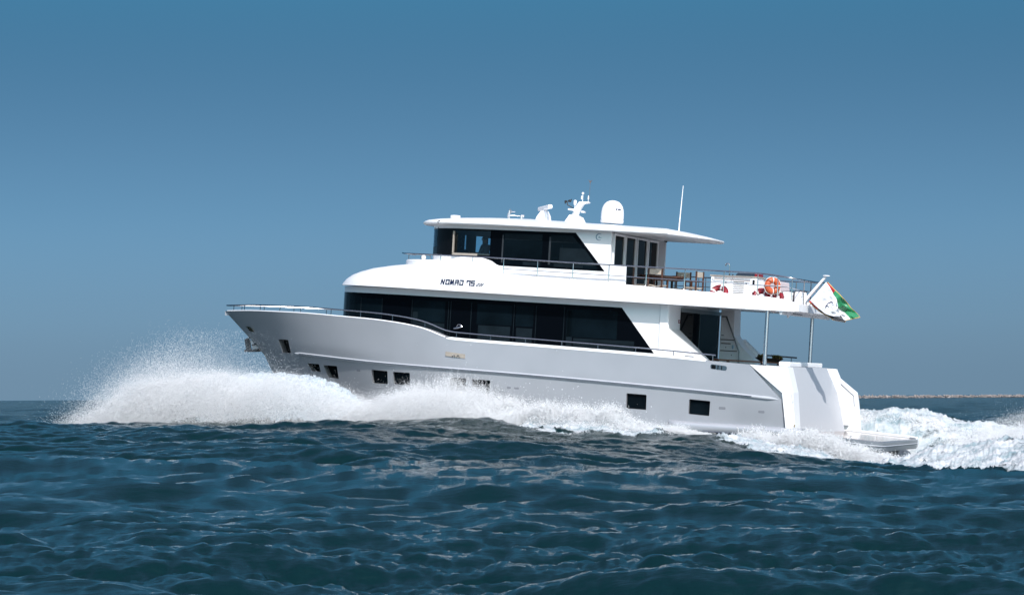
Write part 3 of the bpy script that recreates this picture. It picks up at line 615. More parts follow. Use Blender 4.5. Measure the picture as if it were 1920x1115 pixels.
g = G(); g.ball((18.16,1.59,3.17), .045, 10, (.8,.4,1.7)); build_sub('bottle_holder', g, mat('pale_blue_plastic', (.25,.42,.55), .4), stt)
g = G(); g.box((17.74,1.585,3.53),(17.84,1.602,3.56)); build_sub('switch_plate', g, HULLD, stt, ang=0)
g = G(); g.xz([(18.3,3.45),(18.9,2.95),(19.35,2.5),(19.35,1.75),(18.3,1.75)], 2.35, 2.6); build_sub('stair_side', g, OFFW, stt, ang=0)
g = G(); g.tube([(18.3,2.9,2.97),(20.02,2.9,2.93)], .025, 8); g2 = part('quarter_rail', g, DSTEEL)
for x in (18.53, 19.83): 
    g = G(); g.tube([(x,2.9,2.5),(x,2.9,2.95)], .015, 6); build_sub('stanchion', g, DSTEEL, g2)
# port wing of the stern (white), starboard wing seen from inside
g = G(); g.xz([(20.115,2.655),(21.205,1.83),(21.405,.56),(21.60,.56),(21.42,1.85),(20.45,2.635)], -3.205, -3.0); part('stern_wing', g, WHITE, bevel=.012, ang=0)
g = G(); g.xz([(20.0,2.65),(21.38,2.63),(21.52,2.33),(22.12,1.89),(22.20,1.49),(22.33,.5),(21.0,.4),(20.0,.6)], 2.88, 3.05); sw = part('stern_wing', g, WHITE, bevel=.015, ang=0)
g = G(); g.tube([(21.58,2.87,2.17),(22.04,2.87,1.80),(22.08,2.87,1.47)], .028, 6); build_sub('handrail', g, SHAD, sw)
g = G(); g.box((21.62,2.80,1.42),(21.84,2.88,.84)); g.box((21.60,2.74,.80),(21.92,2.88,.84)); build_sub('step_locker', g, OFFW, sw, ang=0)
# transom block
def tr(y):
    s = (y + 2.3)/4.6; b = .05*(1 - (2*s-1)**2)
    return [(21.21 + b, 2.65), (21.43 + .17*s + b, 1.86), (21.575 + .36*s + b, .58)]
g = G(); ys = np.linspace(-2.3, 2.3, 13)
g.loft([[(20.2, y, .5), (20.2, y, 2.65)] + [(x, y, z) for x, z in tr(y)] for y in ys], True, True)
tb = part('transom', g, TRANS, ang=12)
g = G(); pl = [(tr(y)[2][0] + .006, y) for y in ys]; g.tube([(x, y, .6) for x, y in pl], .018, 6); build_sub('teak_joint', g, TEAK, tb)
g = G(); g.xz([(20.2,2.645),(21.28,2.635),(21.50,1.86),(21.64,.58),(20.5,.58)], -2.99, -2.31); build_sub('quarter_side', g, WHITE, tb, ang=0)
g = G(); g.box((20.3,2.3,2.40),(21.1,2.9,2.60)); build_sub('quarter_cap', g, WHITE, tb, ang=0)
g = G(); g.box((20.6,2.3,.5),(21.6,2.9,.80)); build_sub('passage_step', g, OFFW, tb, ang=0)
g = G(); g.box((21.585,-3.01,.80),(21.625,-2.985,.88)); build_sub('shower_tap', g, BRASS, tb, ang=0)
g = G(); g.tube([(21.47,-3.01,1.84),(21.52,-3.01,1.54)], .02, 6); build_sub('gate_handle', g, SHAD, tb)
g = G(); g.xz(round_poly([(20.72,2.65),(20.72,2.795),(21.08,2.795),(21.08,2.65)], .04), -1.95, 2.2); part('transom_coaming', g, WHITE, bevel=.02, ang=0)
# swim platform
def pz(x): return .60 - .048*(x - 22.4) if x > 21.5 else .64
po = [(21.4,-2.78),(23.9,-2.78)] + [(23.9 + .4*math.sin(R(a)), -2.38 - .4*math.cos(R(a))) for a in (20,40,60,80)] + [(24.32,-2.2),(24.34,0),(24.32,2.4)] + [(24.0 + .32*math.cos(R(a)), 2.45 + .32*math.sin(R(a))) for a in (20,50,75)] + [(23.9,2.78),(21.4,2.78)]
g = G(); g.loft([[(x*.995+.1, y*.97, pz(x) - .30) for x, y in po], [(x, y, pz(x) - .25) for x, y in po], [(x, y, pz(x) - .02) for x, y in po], [(x - .02, y*.992, pz(x)) for x, y in po]], True, True); pf_ = part('swim_platform', g, mat('platform_grey', (.15,.17,.19), .3), ang=40)
g = G(); g.prism([(x*.99+.13, y*.945, pz(x) + .001) for x, y in po], (0,0,.006)); build_sub('teak_deck', g, DECK, pf_, ang=0)
g = G(); g.tube([(x + .012, y*1.004, pz(x) - .13) for x, y in po], .018, 6); build_sub('rubber_edge', g, RUBW, pf_)
g = G(); g.tube([(21.9,2.73,pz(21.9)+.02),(24.0,2.73,pz(24)+.03),(24.28,2.5,pz(24.2)+.03)], .045, 8); build_sub('platform_kerb', g, WHITE, pf_)
for y in (-1.3, 1.1):
    g = G(); g.box((22.5,y,-.15),(24.0,y+.2,.42)); build_sub('platform_strut', g, HULLD, pf_, ang=0)
g = G(); g.tube([(22.9,2.75,pz(22.9)+.02),(22.9,2.75,pz(22.9)+.14)], .012, 6); build_sub('platform_cleat', g, DSTEEL, pf_)

# ---- flybridge bar (built in)
g = G(); g.box((18.0,-.8,4.56),(19.58,-.05,5.42)); br = part('wet_bar', g, WHITE, bevel=.02, ang=0)
g = G(); g.box((17.97,-.83,5.42),(19.62,-.02,5.46)); build_sub('bar_top', g, CREAM, br, ang=0)
g = G(); g.tube([(19.36,-.86,5.415),(18.12,-.86,5.42),(18.08,-.86,5.38),(18.12,-.86,5.33),(19.34,-.86,5.31)], .016, 8); g.tube([(18.74,-.86,5.415),(18.74,-.86,5.32)], .01, 6); build_sub('towel_rail', g, mat('warm_steel', (.36,.33,.31), .3, metal=.8), br)
for k, z in enumerate((5.265, 5.205, 5.145, 5.085, 5.025, 4.965, 4.91)):
    g = G(); g.box((18.76,-.812,z-.013),(19.12,-.798,z+.013)); build_sub('louvre', g, mat('louvre_grey', (.22,.21,.20), .5) if k == 0 else bpy.data.materials['louvre_grey'], br, ang=0)
g = G(); g.box((19.40,-.812,5.20),(19.47,-.798,5.35)); build_sub('outlet', g, BLACK, br, ang=0)
g = G(); g.box((19.37,-.81,5.20),(19.40,-.798,5.36)); build_sub('outlet_cover', g, SHAD, br, ang=0)
g = G(); g.ball((18.51,-.81,5.23), .022, 8); g.ball((19.19,-.81,5.22), .022, 8); build_sub('catch', g, RUBBER, br)
g = G(); g.tube([(19.30,-.81,5.10),(19.31,-.82,5.03),(19.38,-.82,5.02),(19.40,-.81,5.10)], .01, 6); build_sub('drawer_pull', g, SHAD, br)
g = G(); g.tube([(18.52,-.5,5.45),(18.52,-.5,5.78),(18.49,-.5,5.85),(18.43,-.5,5.86),(18.39,-.5,5.82),(18.385,-.5,5.77)], [.016,.016,.016,.018,.022,.024], 8); build_sub('tap', g, STEEL, br)
g = G(); g.box((18.80,-.7,5.46),(19.42,-.15,5.50)); g.prism([(18.80,-.7,5.50),(19.42,-.7,5.50),(19.40,-.62,5.56),(18.84,-.62,5.56)], (0,.5,0)); build_sub('grill', g, DSTEEL, br, ang=0)
g = G(); g.box((19.43,-.7,5.46),(19.57,-.2,5.55)); build_sub('grill_side', g, RED, br, ang=0)
g = G(); g.tube([(18.56,-.6,5.46),(18.56,-.6,5.52)], .02, 6); g.tube([(18.66,-.6,5.46),(18.67,-.6,5.51)], .025, 6); build_sub('bottle_row', g, DSTEEL, br)
g = G(); g.box((19.66,.0,4.56),(20.25,2.4,5.0)); g.xz(round_poly([(19.60,4.9),(19.62,5.40),(19.76,5.40),(19.80,4.9)], .04), -.05, 2.4); part('bench_seat', g, mat('pink_grey_cushion', (.52,.45,.46), .9, bump=.2, bscale=30), bevel=.03, ang=0)
# flagstaff on the quarter
g = G(); g.tube([(21.34,-2.0,4.56),(21.38,-2.0,4.63),(22.09,-2.0,5.52)], [.045,.06,.042], 12); fs = part('flagstaff', g, WHITE)
g = G(); g.lathe([(.10,0),(.115,.012),(.10,.03)], (22.11,-2.0,5.53), n=14); build_sub('truck', g, WHITE, fs)
g = G(); g.tube([(21.40,-2.06,4.56),(21.46,-2.06,4.50)], .02, 6); g.ball((21.42,-2.1,4.42), .045, 8); g.tube([(21.44,-2.1,4.42),(21.55,-2.1,4.36)], .014, 6); build_sub('staff_socket', g, DSTEEL, fs)

# ================================================================== THINGS ABOARD
def child(name, g, mats, root, **k): return build(name, g, mats, root, org=(0,0,0), **k)
def copy_thing(src, p, rot=0, label=None):
    c = src.copy(); COL.objects.link(c); c.matrix_world = Matrix.Translation(BM @ Vector(p)) @ BROT @ Matrix.Rotation(rot, 4, 'Z')
    if label: c['label'] = label
    for ch in src.children:
        d = ch.copy(); COL.objects.link(d); d.parent = c; d.matrix_parent_inverse = Matrix.Identity(4)
    return c
# ---- director's chairs
def chair():
    r = empty('director_chair', (0,0,0), 'x', 'chair', 'folding chairs round the upper deck table')
    g = G(); g.box((-.20,-.22,.80),(-.18,.22,.98)); child('back_rest', g, CANVAS, r, bevel=.006)
    g = G(); g.loft([[(x, y, .47 - .04*math.cos(y/.22*1.57)) for y in np.linspace(-.24,.24,9)] + [(x, y, .455 - .04*math.cos(y/.22*1.57)) for y in np.linspace(.24,-.24,9)] for x in (-.2,.22)], True, True); child('seat', g, CANVAS, r)
    for s in (-1, 1):
        g = G(); g.box((-.225,s*.25-.022,.02),(-.175,s*.25+.022,1.0)); child('back_post', g, TEAK, r, bevel=.006, ang=0)
        g = G(); g.box((.19,s*.25-.022,.02),(.235,s*.25+.022,.66)); child('front_post', g, TEAK, r, bevel=.006, ang=0)
        g = G(); g.box((-.22,s*.25-.035,.655),(.26,s*.25+.035,.685)); child('arm_rest', g, TEAK, r, bevel=.006, ang=0)
        g = G(); g.box((-.25,s*.25-.025,0),(.28,s*.25+.025,.035)); child('foot_rail', g, TEAK, r, bevel=.006, ang=0)
        g = G(); g.tube([(-.2,-.24*s,.06),(-.2,.24*s,.43)], .014, 6); g.tube([(.2,-.24*s,.06),(.2,.24*s,.43)], .014, 6); child('cross_leg', g, CANVAS if s > 0 else TEAK, r)
    return r
UD = 4.56
c0 = chair()
c0['label'] = 'teak director chair with beige canvas back, seen square-on behind the mid rail'
place = lambda o, p, rz: setattr(o, 'matrix_world', Matrix.Translation(BM @ Vector(p)) @ BROT @ Matrix.Rotation(rz, 4, 'Z'))
place(c0, (16.42,-1.45,UD), R(80))
copy_thing(c0, (15.66,-1.05,UD), R(20), 'teak director chair turned beside the folding doors of the upper cabin')
copy_thing(c0, (17.30,-.35,UD), R(170), 'teak director chair seen edge-on, nearest the white wet bar')
copy_thing(c0, (16.55,.62,UD), R(-95), 'teak director chair on the far side of the round table')
# ---- round table
t = empty('dining_table', (16.2,-.35,UD), 'round dark teak dining table between the director chairs', 'table')
g = G(); g.lathe([(.02,.745),(.78,.745),(.80,.76),(.80,.785),(.78,.80),(.02,.80)], (0,0,0), n=48); child('table_top', g, TEAK, t)
g = G(); g.lathe([(.70,.66),(.70,.745)], (0,0,0), n=40); child('apron', g, TEAK, t)
for a in (45, 135, 225, 315):
    g = G(); x, y = .38*math.cos(R(a)), .38*math.sin(R(a)); g.box((x-.025,y-.025,0),(x+.025,y+.025,.68)); child('leg', g, BASKET, t, ang=0)
# ---- lifebuoys
def buoy(col, Rr, rr, p, rx, rz, label, ry=0):
    r = empty('lifebuoy', p, label, 'lifebuoy', 'lifebuoys along the upper deck rail')
    r.matrix_world = Matrix.Translation(BM @ Vector(p)) @ BROT @ Matrix.Rotation(rz, 4, 'Z') @ Matrix.Rotation(rx, 4, 'X') @ Matrix.Rotation(ry, 4, 'Z')
    C = lambda a, q: (math.cos(a)*q, math.sin(a)*q, 0)
    g = G(); g.tube([C(2*math.pi*k/40, Rr) for k in range(40)], rr, 14, True); child('ring', g, col, r)
    for k in range(4):
        a = R(72 + 90*k); g = G(); g.tube([C(a + R(d), Rr) for d in ((-9,-3,3,9) if col is RED else (-5,0,5))], rr*1.05, 14); child('band', g, ROPE, r)
        b0, b1 = a + R(9), a + R(81)
        g = G(); g.tube([C(b0 + (b1-b0)*i/8, Rr + rr + .003 + (.05 if col is RED else .012)*math.sin(math.pi*i/8)) for i in range(9)], .010, 6); child('grab_line', g, ROPE, r)
    return r
buoy(RED, .215, .095, (18.81,-2.52,4.83), R(58), 0, 'red lifebuoy with a white band leaning below the wet bar handrail')
buoy(RED, .215, .095, (20.18,-2.52,4.79), R(57), 0, 'red lifebuoy leaning on the deck just forward of the orange one', R(-25))
buoy(RED, .27, .07, (20.66,-2.45,4.66), R(70), R(-40), 'red lifebuoy tucked between the orange buoy and the white life raft')
buoy(ORANGE, .175, .095, (20.56,-2.62,5.14), R(90), R(38), 'bright orange lifebuoy with white cords hung on the upper rail', R(20))
# ---- life raft canisters
def raft():
    r = empty('life_raft_canister', (0,0,0), 'x', 'life raft', 'life raft canisters at the aft rail')
    g = G(); g.lathe([(.17,0),(.20,.03),(.205,.2),(.205,.36),(.19,.41),(.14,.43)], (0,0,0), n=28); child('shell', g, WHITE, r)
    for a in (-150, 30):
        c, s = math.cos(R(a)), math.sin(R(a)); g = G(); g.tube([(c*.18, s*.18, .01), (c*.212, s*.212, .04), (c*.214, s*.214, .38), (c*.19, s*.19, .425), (0,0,.44)], .022, 6); child('strap', g, RUBBER, r)
    return r
r0 = raft(); r0['label'] = 'white life raft canister with a black strap, next to the orange lifebuoy'; place(r0, (20.86,-1.9,UD), 0)
copy_thing(r0, (21.28,-1.9,UD + .02), R(8), 'white life raft canister with a black strap, nearest the flagstaff')
# ---- cockpit table and planter
t = empty('cockpit_table', (19.2,.3,1.75), 'long varnished brown table on the aft deck under the plants', 'table')
g = G(); g.box((-1.15,-.6,.96),(1.1,.6,1.005)); child('table_top', g, mat('varnished_wood', (.13,.05,.026), .25, var=.3, vscale=12), t, bevel=.01, ang=0)
for x in (-.8, .35, .9):
    g = G(); g.tube([(x,0,0),(x,0,.96)], .05, 10); child('leg', g, DSTEEL, t)
t = empty('planter', (19.84,.1,2.755), 'dark boat-shaped wicker planter with two clumps of small leafy plants on the aft table', 'planter')
g = G(); g.loft([[(x*sx, y*sy, z) for x, y in [(math.cos(R(a)), math.sin(R(a))) for a in range(0,360,24)]] for sx, sy, z in ((.30,.12,0),(.40,.16,.06),(.48,.19,.11),(.45,.17,.12))], True, True); child('basket', g, BASKET, t, ang=50)
def plant(cx, m1, n, seed):
    rr = random.Random(seed); g = G()
    for k in range(n):
        a = rr.random()*6.283; e = rr.uniform(.1, 1.4); ln = rr.uniform(.06, .17); c = Vector((cx + rr.gauss(0,.06), rr.gauss(0,.05), .09 + rr.random()*.06))
        d = Vector((math.cos(a)*math.cos(e), math.sin(a)*math.cos(e), math.sin(e)*.8)); q = d.cross(Vector((rr.random(), rr.random(), 1))).normalized()*ln*.28
        g.add([c + d*ln*.1, c + d*ln*.5 + q, c + d*ln, c + d*ln*.5 - q], [(0,1,2,3)], rr.randrange(2))
    return child('leafy_plant', g, [LEAF, LEAF2], t, ang=0, flip=False)
plant(-.22, LEAF, 150, 3); plant(.24, LEAF, 190, 5)
# ---- helmsman
def person():
    J = {'pelvis':(0,0,.95,.155,.12),'waist':(.01,0,1.12,.15,.11),'chest':(-.01,0,1.34,.175,.125),'neck0':(-.02,0,1.47,.075,.065),'neck':(-.035,0,1.53,.055,.055),'head0':(-.05,0,1.60,.075,.085),'head':(-.055,0,1.68,.08,.098),'top':(-.05,0,1.755,.06,.07)}
    E_ = [('pelvis','waist'),('waist','chest'),('chest','neck0'),('neck0','neck'),('neck','head0'),('head0','head'),('head','top')]
    for s, n in ((-1,'l'),(1,'r')):
        J.update({'sh'+n:(-.01,s*.17,1.42,.065,.065),'el'+n:(-.06,s*.26,1.16,.048,.048),'wr'+n:(-.30,s*.20,1.10,.032,.03),'pa'+n:(-.38,s*.18,1.11,.04,.022),
                  'hp'+n:(0,s*.09,.88,.09,.09),'kn'+n:(-.02,s*.10,.50,.058,.06),'an'+n:(.02,s*.10,.09,.04,.042),'to'+n:(-.16,s*.11,.035,.036,.03)})
        E_ += [('chest','sh'+n),('sh'+n,'el'+n),('el'+n,'wr'+n),('wr'+n,'pa'+n),('pelvis','hp'+n),('hp'+n,'kn'+n),('kn'+n,'an'+n),('an'+n,'to'+n)]
        for k in range(4):
            J['f%d'%k+n] = (-.44 + .008*abs(k-1), s*(.205 - .022*k), 1.11, .010, .010); J['g%d'%k+n] = (-.475 + .01*abs(k-1), s*(.203 - .02*k), 1.085, .009, .009)
            E_ += [('pa'+n, 'f%d'%k+n), ('f%d'%k+n, 'g%d'%k+n)]
        J['th'+n] = (-.395, s*.125, 1.11, .011, .011); E_ += [('pa'+n, 'th'+n)]
    names = list(J); me = bpy.data.meshes.new('person'); me.from_pydata([J[k][:3] for k in names], [(names.index(a), names.index(b)) for a, b in E_], [])
    o = bpy.data.objects.new('person', me); COL.objects.link(o)
    sk = o.modifiers.new('skin', 'SKIN'); sk.use_smooth_shade = True
    for i, k in enumerate(names):
        v = me.skin_vertices[0].data[i]; v.radius = J[k][3:]; v.use_root = (k == 'pelvis')
    ss = o.modifiers.new('sub', 'SUBSURF'); ss.levels = ss.render_levels = 1
    dg = bpy.context.evaluated_depsgraph_get(); nm = bpy.data.meshes.new_from_object(o.evaluated_get(dg)); o.modifiers.clear(); o.data = nm; nm.name = 'person'
    nm.materials.clear(); nm.materials.append(SKIN)
    for p in nm.polygons: p.use_smooth = True
    o.matrix_world = Matrix.Translation(BM @ Vector((10.02,-.62,4.66))) @ BROT @ Matrix.Rotation(R(-8), 4, 'Z')
    tag(o, 'person in a grey shirt standing at the wheelhouse helm, facing the bow', 'person')
    def shell(name, sel, off, m):
        bm = bmesh.new(); bm.from_mesh(nm); bm.normal_update()
        bmesh.ops.delete(bm, geom=[f for f in bm.faces if not sel(f.calc_center_median())], context='FACES')
        for v in bm.verts: v.co += v.normal * off
        m2 = bpy.data.meshes.new(name); bm.to_mesh(m2); bm.free(); m2.materials.clear(); m2.materials.append(m)
        q = bpy.data.objects.new(name, m2); COL.objects.link(q); q.parent = o
        for p in m2.polygons: p.use_smooth = True
    shell('shirt', lambda c: .95 < c.z < 1.50 and not (c.x < -.12 and c.z < 1.2), .014, SHIRT)
    shell('trousers', lambda c: .10 < c.z <= .97, .014, TROUS)
    shell('hair', lambda c: c.z > 1.66 and (c.x > -.085 or c.z > 1.72), .012, HAIR)
    g = G()
    for s in (-1, 1):
        g.ball((-.142, s*.032, 1.672), .011, 8)
    child('eyes', g, HAIR, o); g = G(); g.tube([(-.13,0,1.675),(-.165,0,1.638),(-.135,0,1.63)], [.010,.015,.008], 8); child('nose', g, SKIN, o)
    g = G(); g.box((-.142,-.025,1.598),(-.128,.025,1.606)); child('mouth', g, RED, o)
    for s in (-1, 1): g = G(); g.ball((-.045, s*.098, 1.66), .032, 8, (.6,.35,1)); child('ear', g, SKIN, o)
person()

# ---- flags: bilinear cloth patches with waves, solid thickness
def cloth(name, HT, HB, FT_, FB, y, sagb, sagt, amp, colour, label, nu=60, nv=40, seed=1):
    HT, HB, FT_, FB = [Vector((x, y, z)) for x, z in (HT, HB, FT_, FB)]; g = G(); vs = []; cols_ = []
    for i in range(nu + 1):
        for j in range(nv + 1):
            u, v = i/nu, j/nv
            p = (HT*(1-u) + FT_*u)*(1-v) + (HB*(1-u) + FB*u)*v
            p.z += -sagb*v*math.sin(math.pi*u) + sagt*(1-v)*math.sin(math.pi*u)
            ph = 9*u + 3.2*v + seed; a = amp*(.15 + u)
            p.y += a*math.sin(ph) + .4*a*math.sin(2.3*ph + 6*v) + .25*a*math.sin(17*u - 8*v + seed) + .12*a*math.sin(31*v + 9*u)
            p.x += .25*a*math.cos(ph*1.3 + 2*v)
            vs.append(p)
    mats = []; fs = []; ms = []
    for i in range(nu):
        for j in range(nv):
            fs.append((i*(nv+1)+j, (i+1)*(nv+1)+j, (i+1)*(nv+1)+j+1, i*(nv+1)+j+1)); m = colour((i+.5)/nu, (j+.5)/nv)
            if m not in mats: mats.append(m)
            ms.append(mats.index(m))
    o0 = Vector(HT); g.v = [tuple(q) for q in vs]; g.f = fs; g.m = ms
    o = build(name, g, mats, None, org=o0, ang=0, flip=False)
    o.data.polygons.foreach_set('use_smooth', [True]*len(o.data.polygons))
    so = o.modifiers.new('solid', 'SOLIDIFY'); so.thickness = .006; so.offset = 0
    return o
def satin(n, c): 
    m = mat(n, c, .45, var=.06, vscale=20); b = m.node_tree.nodes['Principled BSDF']; b.inputs['Sheen Weight'].default_value = .3; return m
FR, FG, FW, FK, FY = satin('flag_red', (.40,.008,.02)), satin('flag_green', (.010,.20,.075)), satin('flag_white', (.72,.72,.75)), satin('flag_black', (.012,.012,.022)), satin('gold_fringe', (.45,.28,.06))
def ensign(u, v):
    if u > .988 or v < .016 or v > .982: return FY
    if u < .27: return FR
    return FG if v < .44 else (FW if v < .67 else FK)
f1 = cloth('ensign_flag', (22.15,5.36), (21.57,4.71), (23.22,4.30), (22.73,4.12), -1.98, .12, .05, .13, ensign, 'ensign_flag', seed=.4)
tag(f1, 'red, green, white and black ensign with gold fringe flying at the stern', 'flag')
f2 = cloth('house_flag', (22.16,5.35), (21.68,4.75), (22.60,4.62), (22.64,4.27), -2.20, .13, .06, .06, lambda u, v: FW, '', seed=2.1)
tag(f2, 'white flag with a dark crescent emblem flying over the ensign', 'flag')
g = G()
pts = [(22.185,4.545),(22.20,4.60),(22.235,4.655),(22.285,4.705),(22.335,4.73),(22.385,4.735),(22.41,4.70)]
for k, (a, b) in enumerate(zip(pts[:-1], pts[1:])):
    g.stroke([a, b], .018 + .014*math.sin(math.pi*(k+.5)/6), -2.2, .006)
g.stroke([(22.215,4.585),(22.26,4.62)], .016, -2.2, .006); g.stroke([(22.24,4.60),(22.285,4.575)], .016, -2.2, .006)
# press the emblem onto the cloth surface
me2 = f2.data; co = [Vector(v.co) + Vector((22.16, -2.20, 5.35)) for v in me2.vertices]
vv = []
for x, y, z in g.v:
    best = min(co, key=lambda c: (c.x - x)**2 + (c.z - z)**2); vv.append((x, best.y + (y + 2.2) - .006, z))
g.v = vv
build('emblem', g, NAVY, f2, org=(22.16,-2.20,5.35), ang=0)

# ================================================================== THE SEA
EX = np.array([math.cos(YAW), -math.sin(YAW)]); EY = np.array([math.sin(YAW), math.cos(YAW)])
def to_sn(x, y):
    rx, ry = x - TB.x, y - TB.y; return rx*EX[0] + ry*EX[1], rx*EY[0] + ry*EY[1]
def from_sn(s, n): return TB.x + s*EX[0] + n*EY[0], TB.y + s*EX[1] + n*EY[1]
def sm(x, a, b): t = np.clip((x - a)/(b - a), 0, 1); return t*t*(3 - 2*t)
def ocean_tile(N, Lt, lp, std, seed, head, spread, kmax_l):
    """random directional wave field on a periodic tile: height and horizontal displacement"""
    r = np.random.default_rng(seed); k1 = np.fft.fftfreq(N, Lt/N)*2*np.pi; kx, ky = np.meshgrid(k1, k1, indexing='ij'); k = np.hypot(kx, ky); k[0,0] = 1
    kp = 2*np.pi/lp; S = k**-4.0*np.exp(-1.25*(kp/k)**2)
    th = np.arctan2(ky, kx) - head; D = np.abs(np.cos(th/2))**spread + .04
    S = S*D*np.exp(-(k*kmax_l/(2*np.pi))**2); S[0,0] = 0
    a = (r.normal(size=(N,N)) + 1j*r.normal(size=(N,N)))*np.sqrt(S)
    h = np.fft.ifft2(a).real; q = std/h.std(); a *= q
    dx = np.fft.ifft2(-1j*kx/k*a).real; dy = np.fft.ifft2(-1j*ky/k*a).real
    return h*q, dx, dy
def sample(t, Lt, x, y):
    N = t.shape[0]; u = (x/Lt % 1)*N; v = (y/Lt % 1)*N; i = np.floor(u).astype(int); j = np.floor(v).astype(int); fu = u - i; fv = v - j; i %= N; j %= N; i2 = (i+1) % N; j2 = (j+1) % N
    return (t[i,j]*(1-fu) + t[i2,j]*fu)*(1-fv) + (t[i,j2]*(1-fu) + t[i2,j2]*fu)*fv
HEAD = R(-104)
T1 = ocean_tile(1024, 71.0, 10.0, .092, 5, HEAD, 18, .2); L1 = 71.0
T2 = ocean_tile(512, 17.3, 2.6, .033, 9, HEAD + .22, 9, .06); L2_ = 17.3
T3 = ocean_tile(512, 6.1, .6, .0110, 15, HEAD - .15, 4, .025); L3 = 6.1
def noise_tile(N, pw, seed):
    r = np.random.default_rng(seed); k1 = np.fft.fftfreq(N)*N; kx, ky = np.meshgrid(k1, k1, indexing='ij'); k = np.hypot(kx, ky); k[0,0] = 1e9
    h = np.fft.ifft2((r.normal(size=(N,N)) + 1j*r.normal(size=(N,N)))*k**-pw).real; return h/h.std()
NZ = noise_tile(512, 1.55, 21); NZ2 = noise_tile(512, 1.25, 33)
ZR = pch([-30,-20,-8,-3,1.6,3.1,8,11,12.75,13.8,14.85,16.2,17.9,19.6,21.2,22.8,24.4,26,29,33,45], [0,.05,.30,.44,.45,.50,.45,.53,.58,.55,.40,.20,.03,.05,.02,-.20,-.40,-.55,-.60,-.50,-.1])
ZF = pch([17,19,20.5,22,23.5,24.6,25.1,26.2,27.4,32,45], [0,.2,.5,.76,.74,.54,.36,.20,.12,.05,.0])
FTOP = pch([-3,-2.6,-1.6,-.8,.24,1.05,3,4.4,6.1,6.8,7.3,8.2,9,10.1,10.7,11.2,11.8,12.5,13.4,14.5,15.5,16,16.6,17.2,18.1,19,19.5], [.5,.6,1.19,1.72,1.98,2.15,2.26,2.22,1.95,1.66,1.32,1.18,1.32,1.46,1.58,1.5,1.3,1.08,.92,.90,.76,.83,.61,.32,.27,.17,.07])
def nr(s): return -7.2 - .9*np.maximum(0, s - 19) - .10*np.maximum(0, 2 - s)
def sea_height(x, y, fine=True):
    s, n = to_sn(x, y); d = np.hypot(x, y)
    fade1 = np.clip(1.25 - d/700, .3, 1); fade2 = np.clip(1.2 - d/160, 0, 1)*np.clip(.9 + .3*sample(NZ, 57.0, x*.7 + 31, y*1.5), .4, 1.6)
    h = sample(T1[0], L1, x, y)*fade1 + sample(T2[0], L2_, x, y)*fade2
    dx = sample(T1[1], L1, x, y)*fade1 + sample(T2[1], L2_, x, y)*fade2
    dy = sample(T1[2], L1, x, y)*fade1 + sample(T2[2], L2_, x, y)*fade2
    gust = np.clip(.75 + .42*sample(NZ, 41.0, x*.6 + 7, y*1.6), .2, 1.7); f3 = np.clip(1.3 - d/110, 0, 1)*gust; h = h + sample(T3[0], L3, x, y)*f3; dx = dx + sample(T3[1], L3, x, y)*f3; dy = dy + sample(T3[2], L3, x, y)*f3
    nn = nr(s); near = n < nn
    w = np.where(near, np.exp(-((n - nn)/15.0)**2), np.exp(-((n - nn)/2.4)**2))
    lev = .28*sm(s, -6, 0)*(1 - sm(s, 9, 13)) + .12*sm(s, 9, 13)*(1 - sm(s, 18, 22)) - .62*sm(s, 19.5, 23.5)*(1 - .8*sm(s, 34, 60))*np.exp(-((n + 1)/7)**2)
    lev = lev*np.exp(-((n + 3)/9)**2)
    h = h*np.where((~near) & (s > -4) & (n < 6), .7, 1) + ZR(s)*w + np.where(near, 0, (1 - w)*lev)
    # wake mound on the far side, foam thickness
    far = ZF(s)*np.exp(-((n - 4.6 - .1*np.maximum(0, s-25))/1.9)**2); h = h + far
    f = np.zeros_like(h); e1 = sample(NZ, 9.0, x, y); e2 = sample(NZ2, 3.1, x*1.0, y*1.0); edge = n - nn - .35*e1
    # foam beside the hull and under the spray
    side = sm(edge, .3, 1.3)*(1 - sm(n, -1.5, -.5))*sm(s + .4*e1, -1.9, -.3)*(1 - sm(s + .35*e1, 18.3, 19.5))
    wk = sm(edge, .1, .8)*sm(s + .3*e1, 20.0, 20.8)*(1 - sm(n - .25*np.maximum(0, s-24) + .5*e1, 5.4, 7.2))*(1 - .75*sm(s, 45, 90))
    gap = np.exp(-((n - 1.6 + .3*(s-25))/1.3)**2)*sm(s, 23.5, 25.5)*(1 - sm(s, 27, 30))
    f = np.maximum(side, wk - .55*gap)
    bump = side*np.clip(FTOP(s)*.55 - .1, 0, .8)*np.exp(-((n + 4.3)/1.15)**2)*sm(s, -1.5, 1.5)
    f2_ = sm(f, .1, .9); e3 = sample(NZ2, 1.1, x, y)
    rough = f2_*(.036*e1 + .026*e2 + .009*e3)*(1 + .4*sm(s, 19, 22))
    jet = f2_*np.clip(e3 - 1.2, 0, 1.2)*.03
    cap = np.interp(s, [20, 21, 22.5, 23.4, 24, 25, 27, 30, 36], [.1, -.12, -.22, -.38, -.62, -.85, -.92, -.9, -.5]); cm = sm(s, 20.5, 22)*(1 - sm(s, 28, 34))*sm(n, -13, -9)*(1 - sm(n, 2.2, 3.6)); h = h*(1 - cm) + np.minimum(h, cap)*cm
    pit = (1 - sm(np.abs(n), 2.7, 3.5))*sm(s, 20, 21.5)*(1 - sm(s, 24.2, 25.4)); h = h*(1 - pit) + np.minimum(h, -1.0)*pit; rough = rough*(1 - .7*pit)
    h = h + bump*(1 + .25*e1) + rough + jet
    # small flecks of residual foam further out
    chop = np.clip(1 - f*1.2, 0, 1)
    return h, dx*chop, dy*chop, f
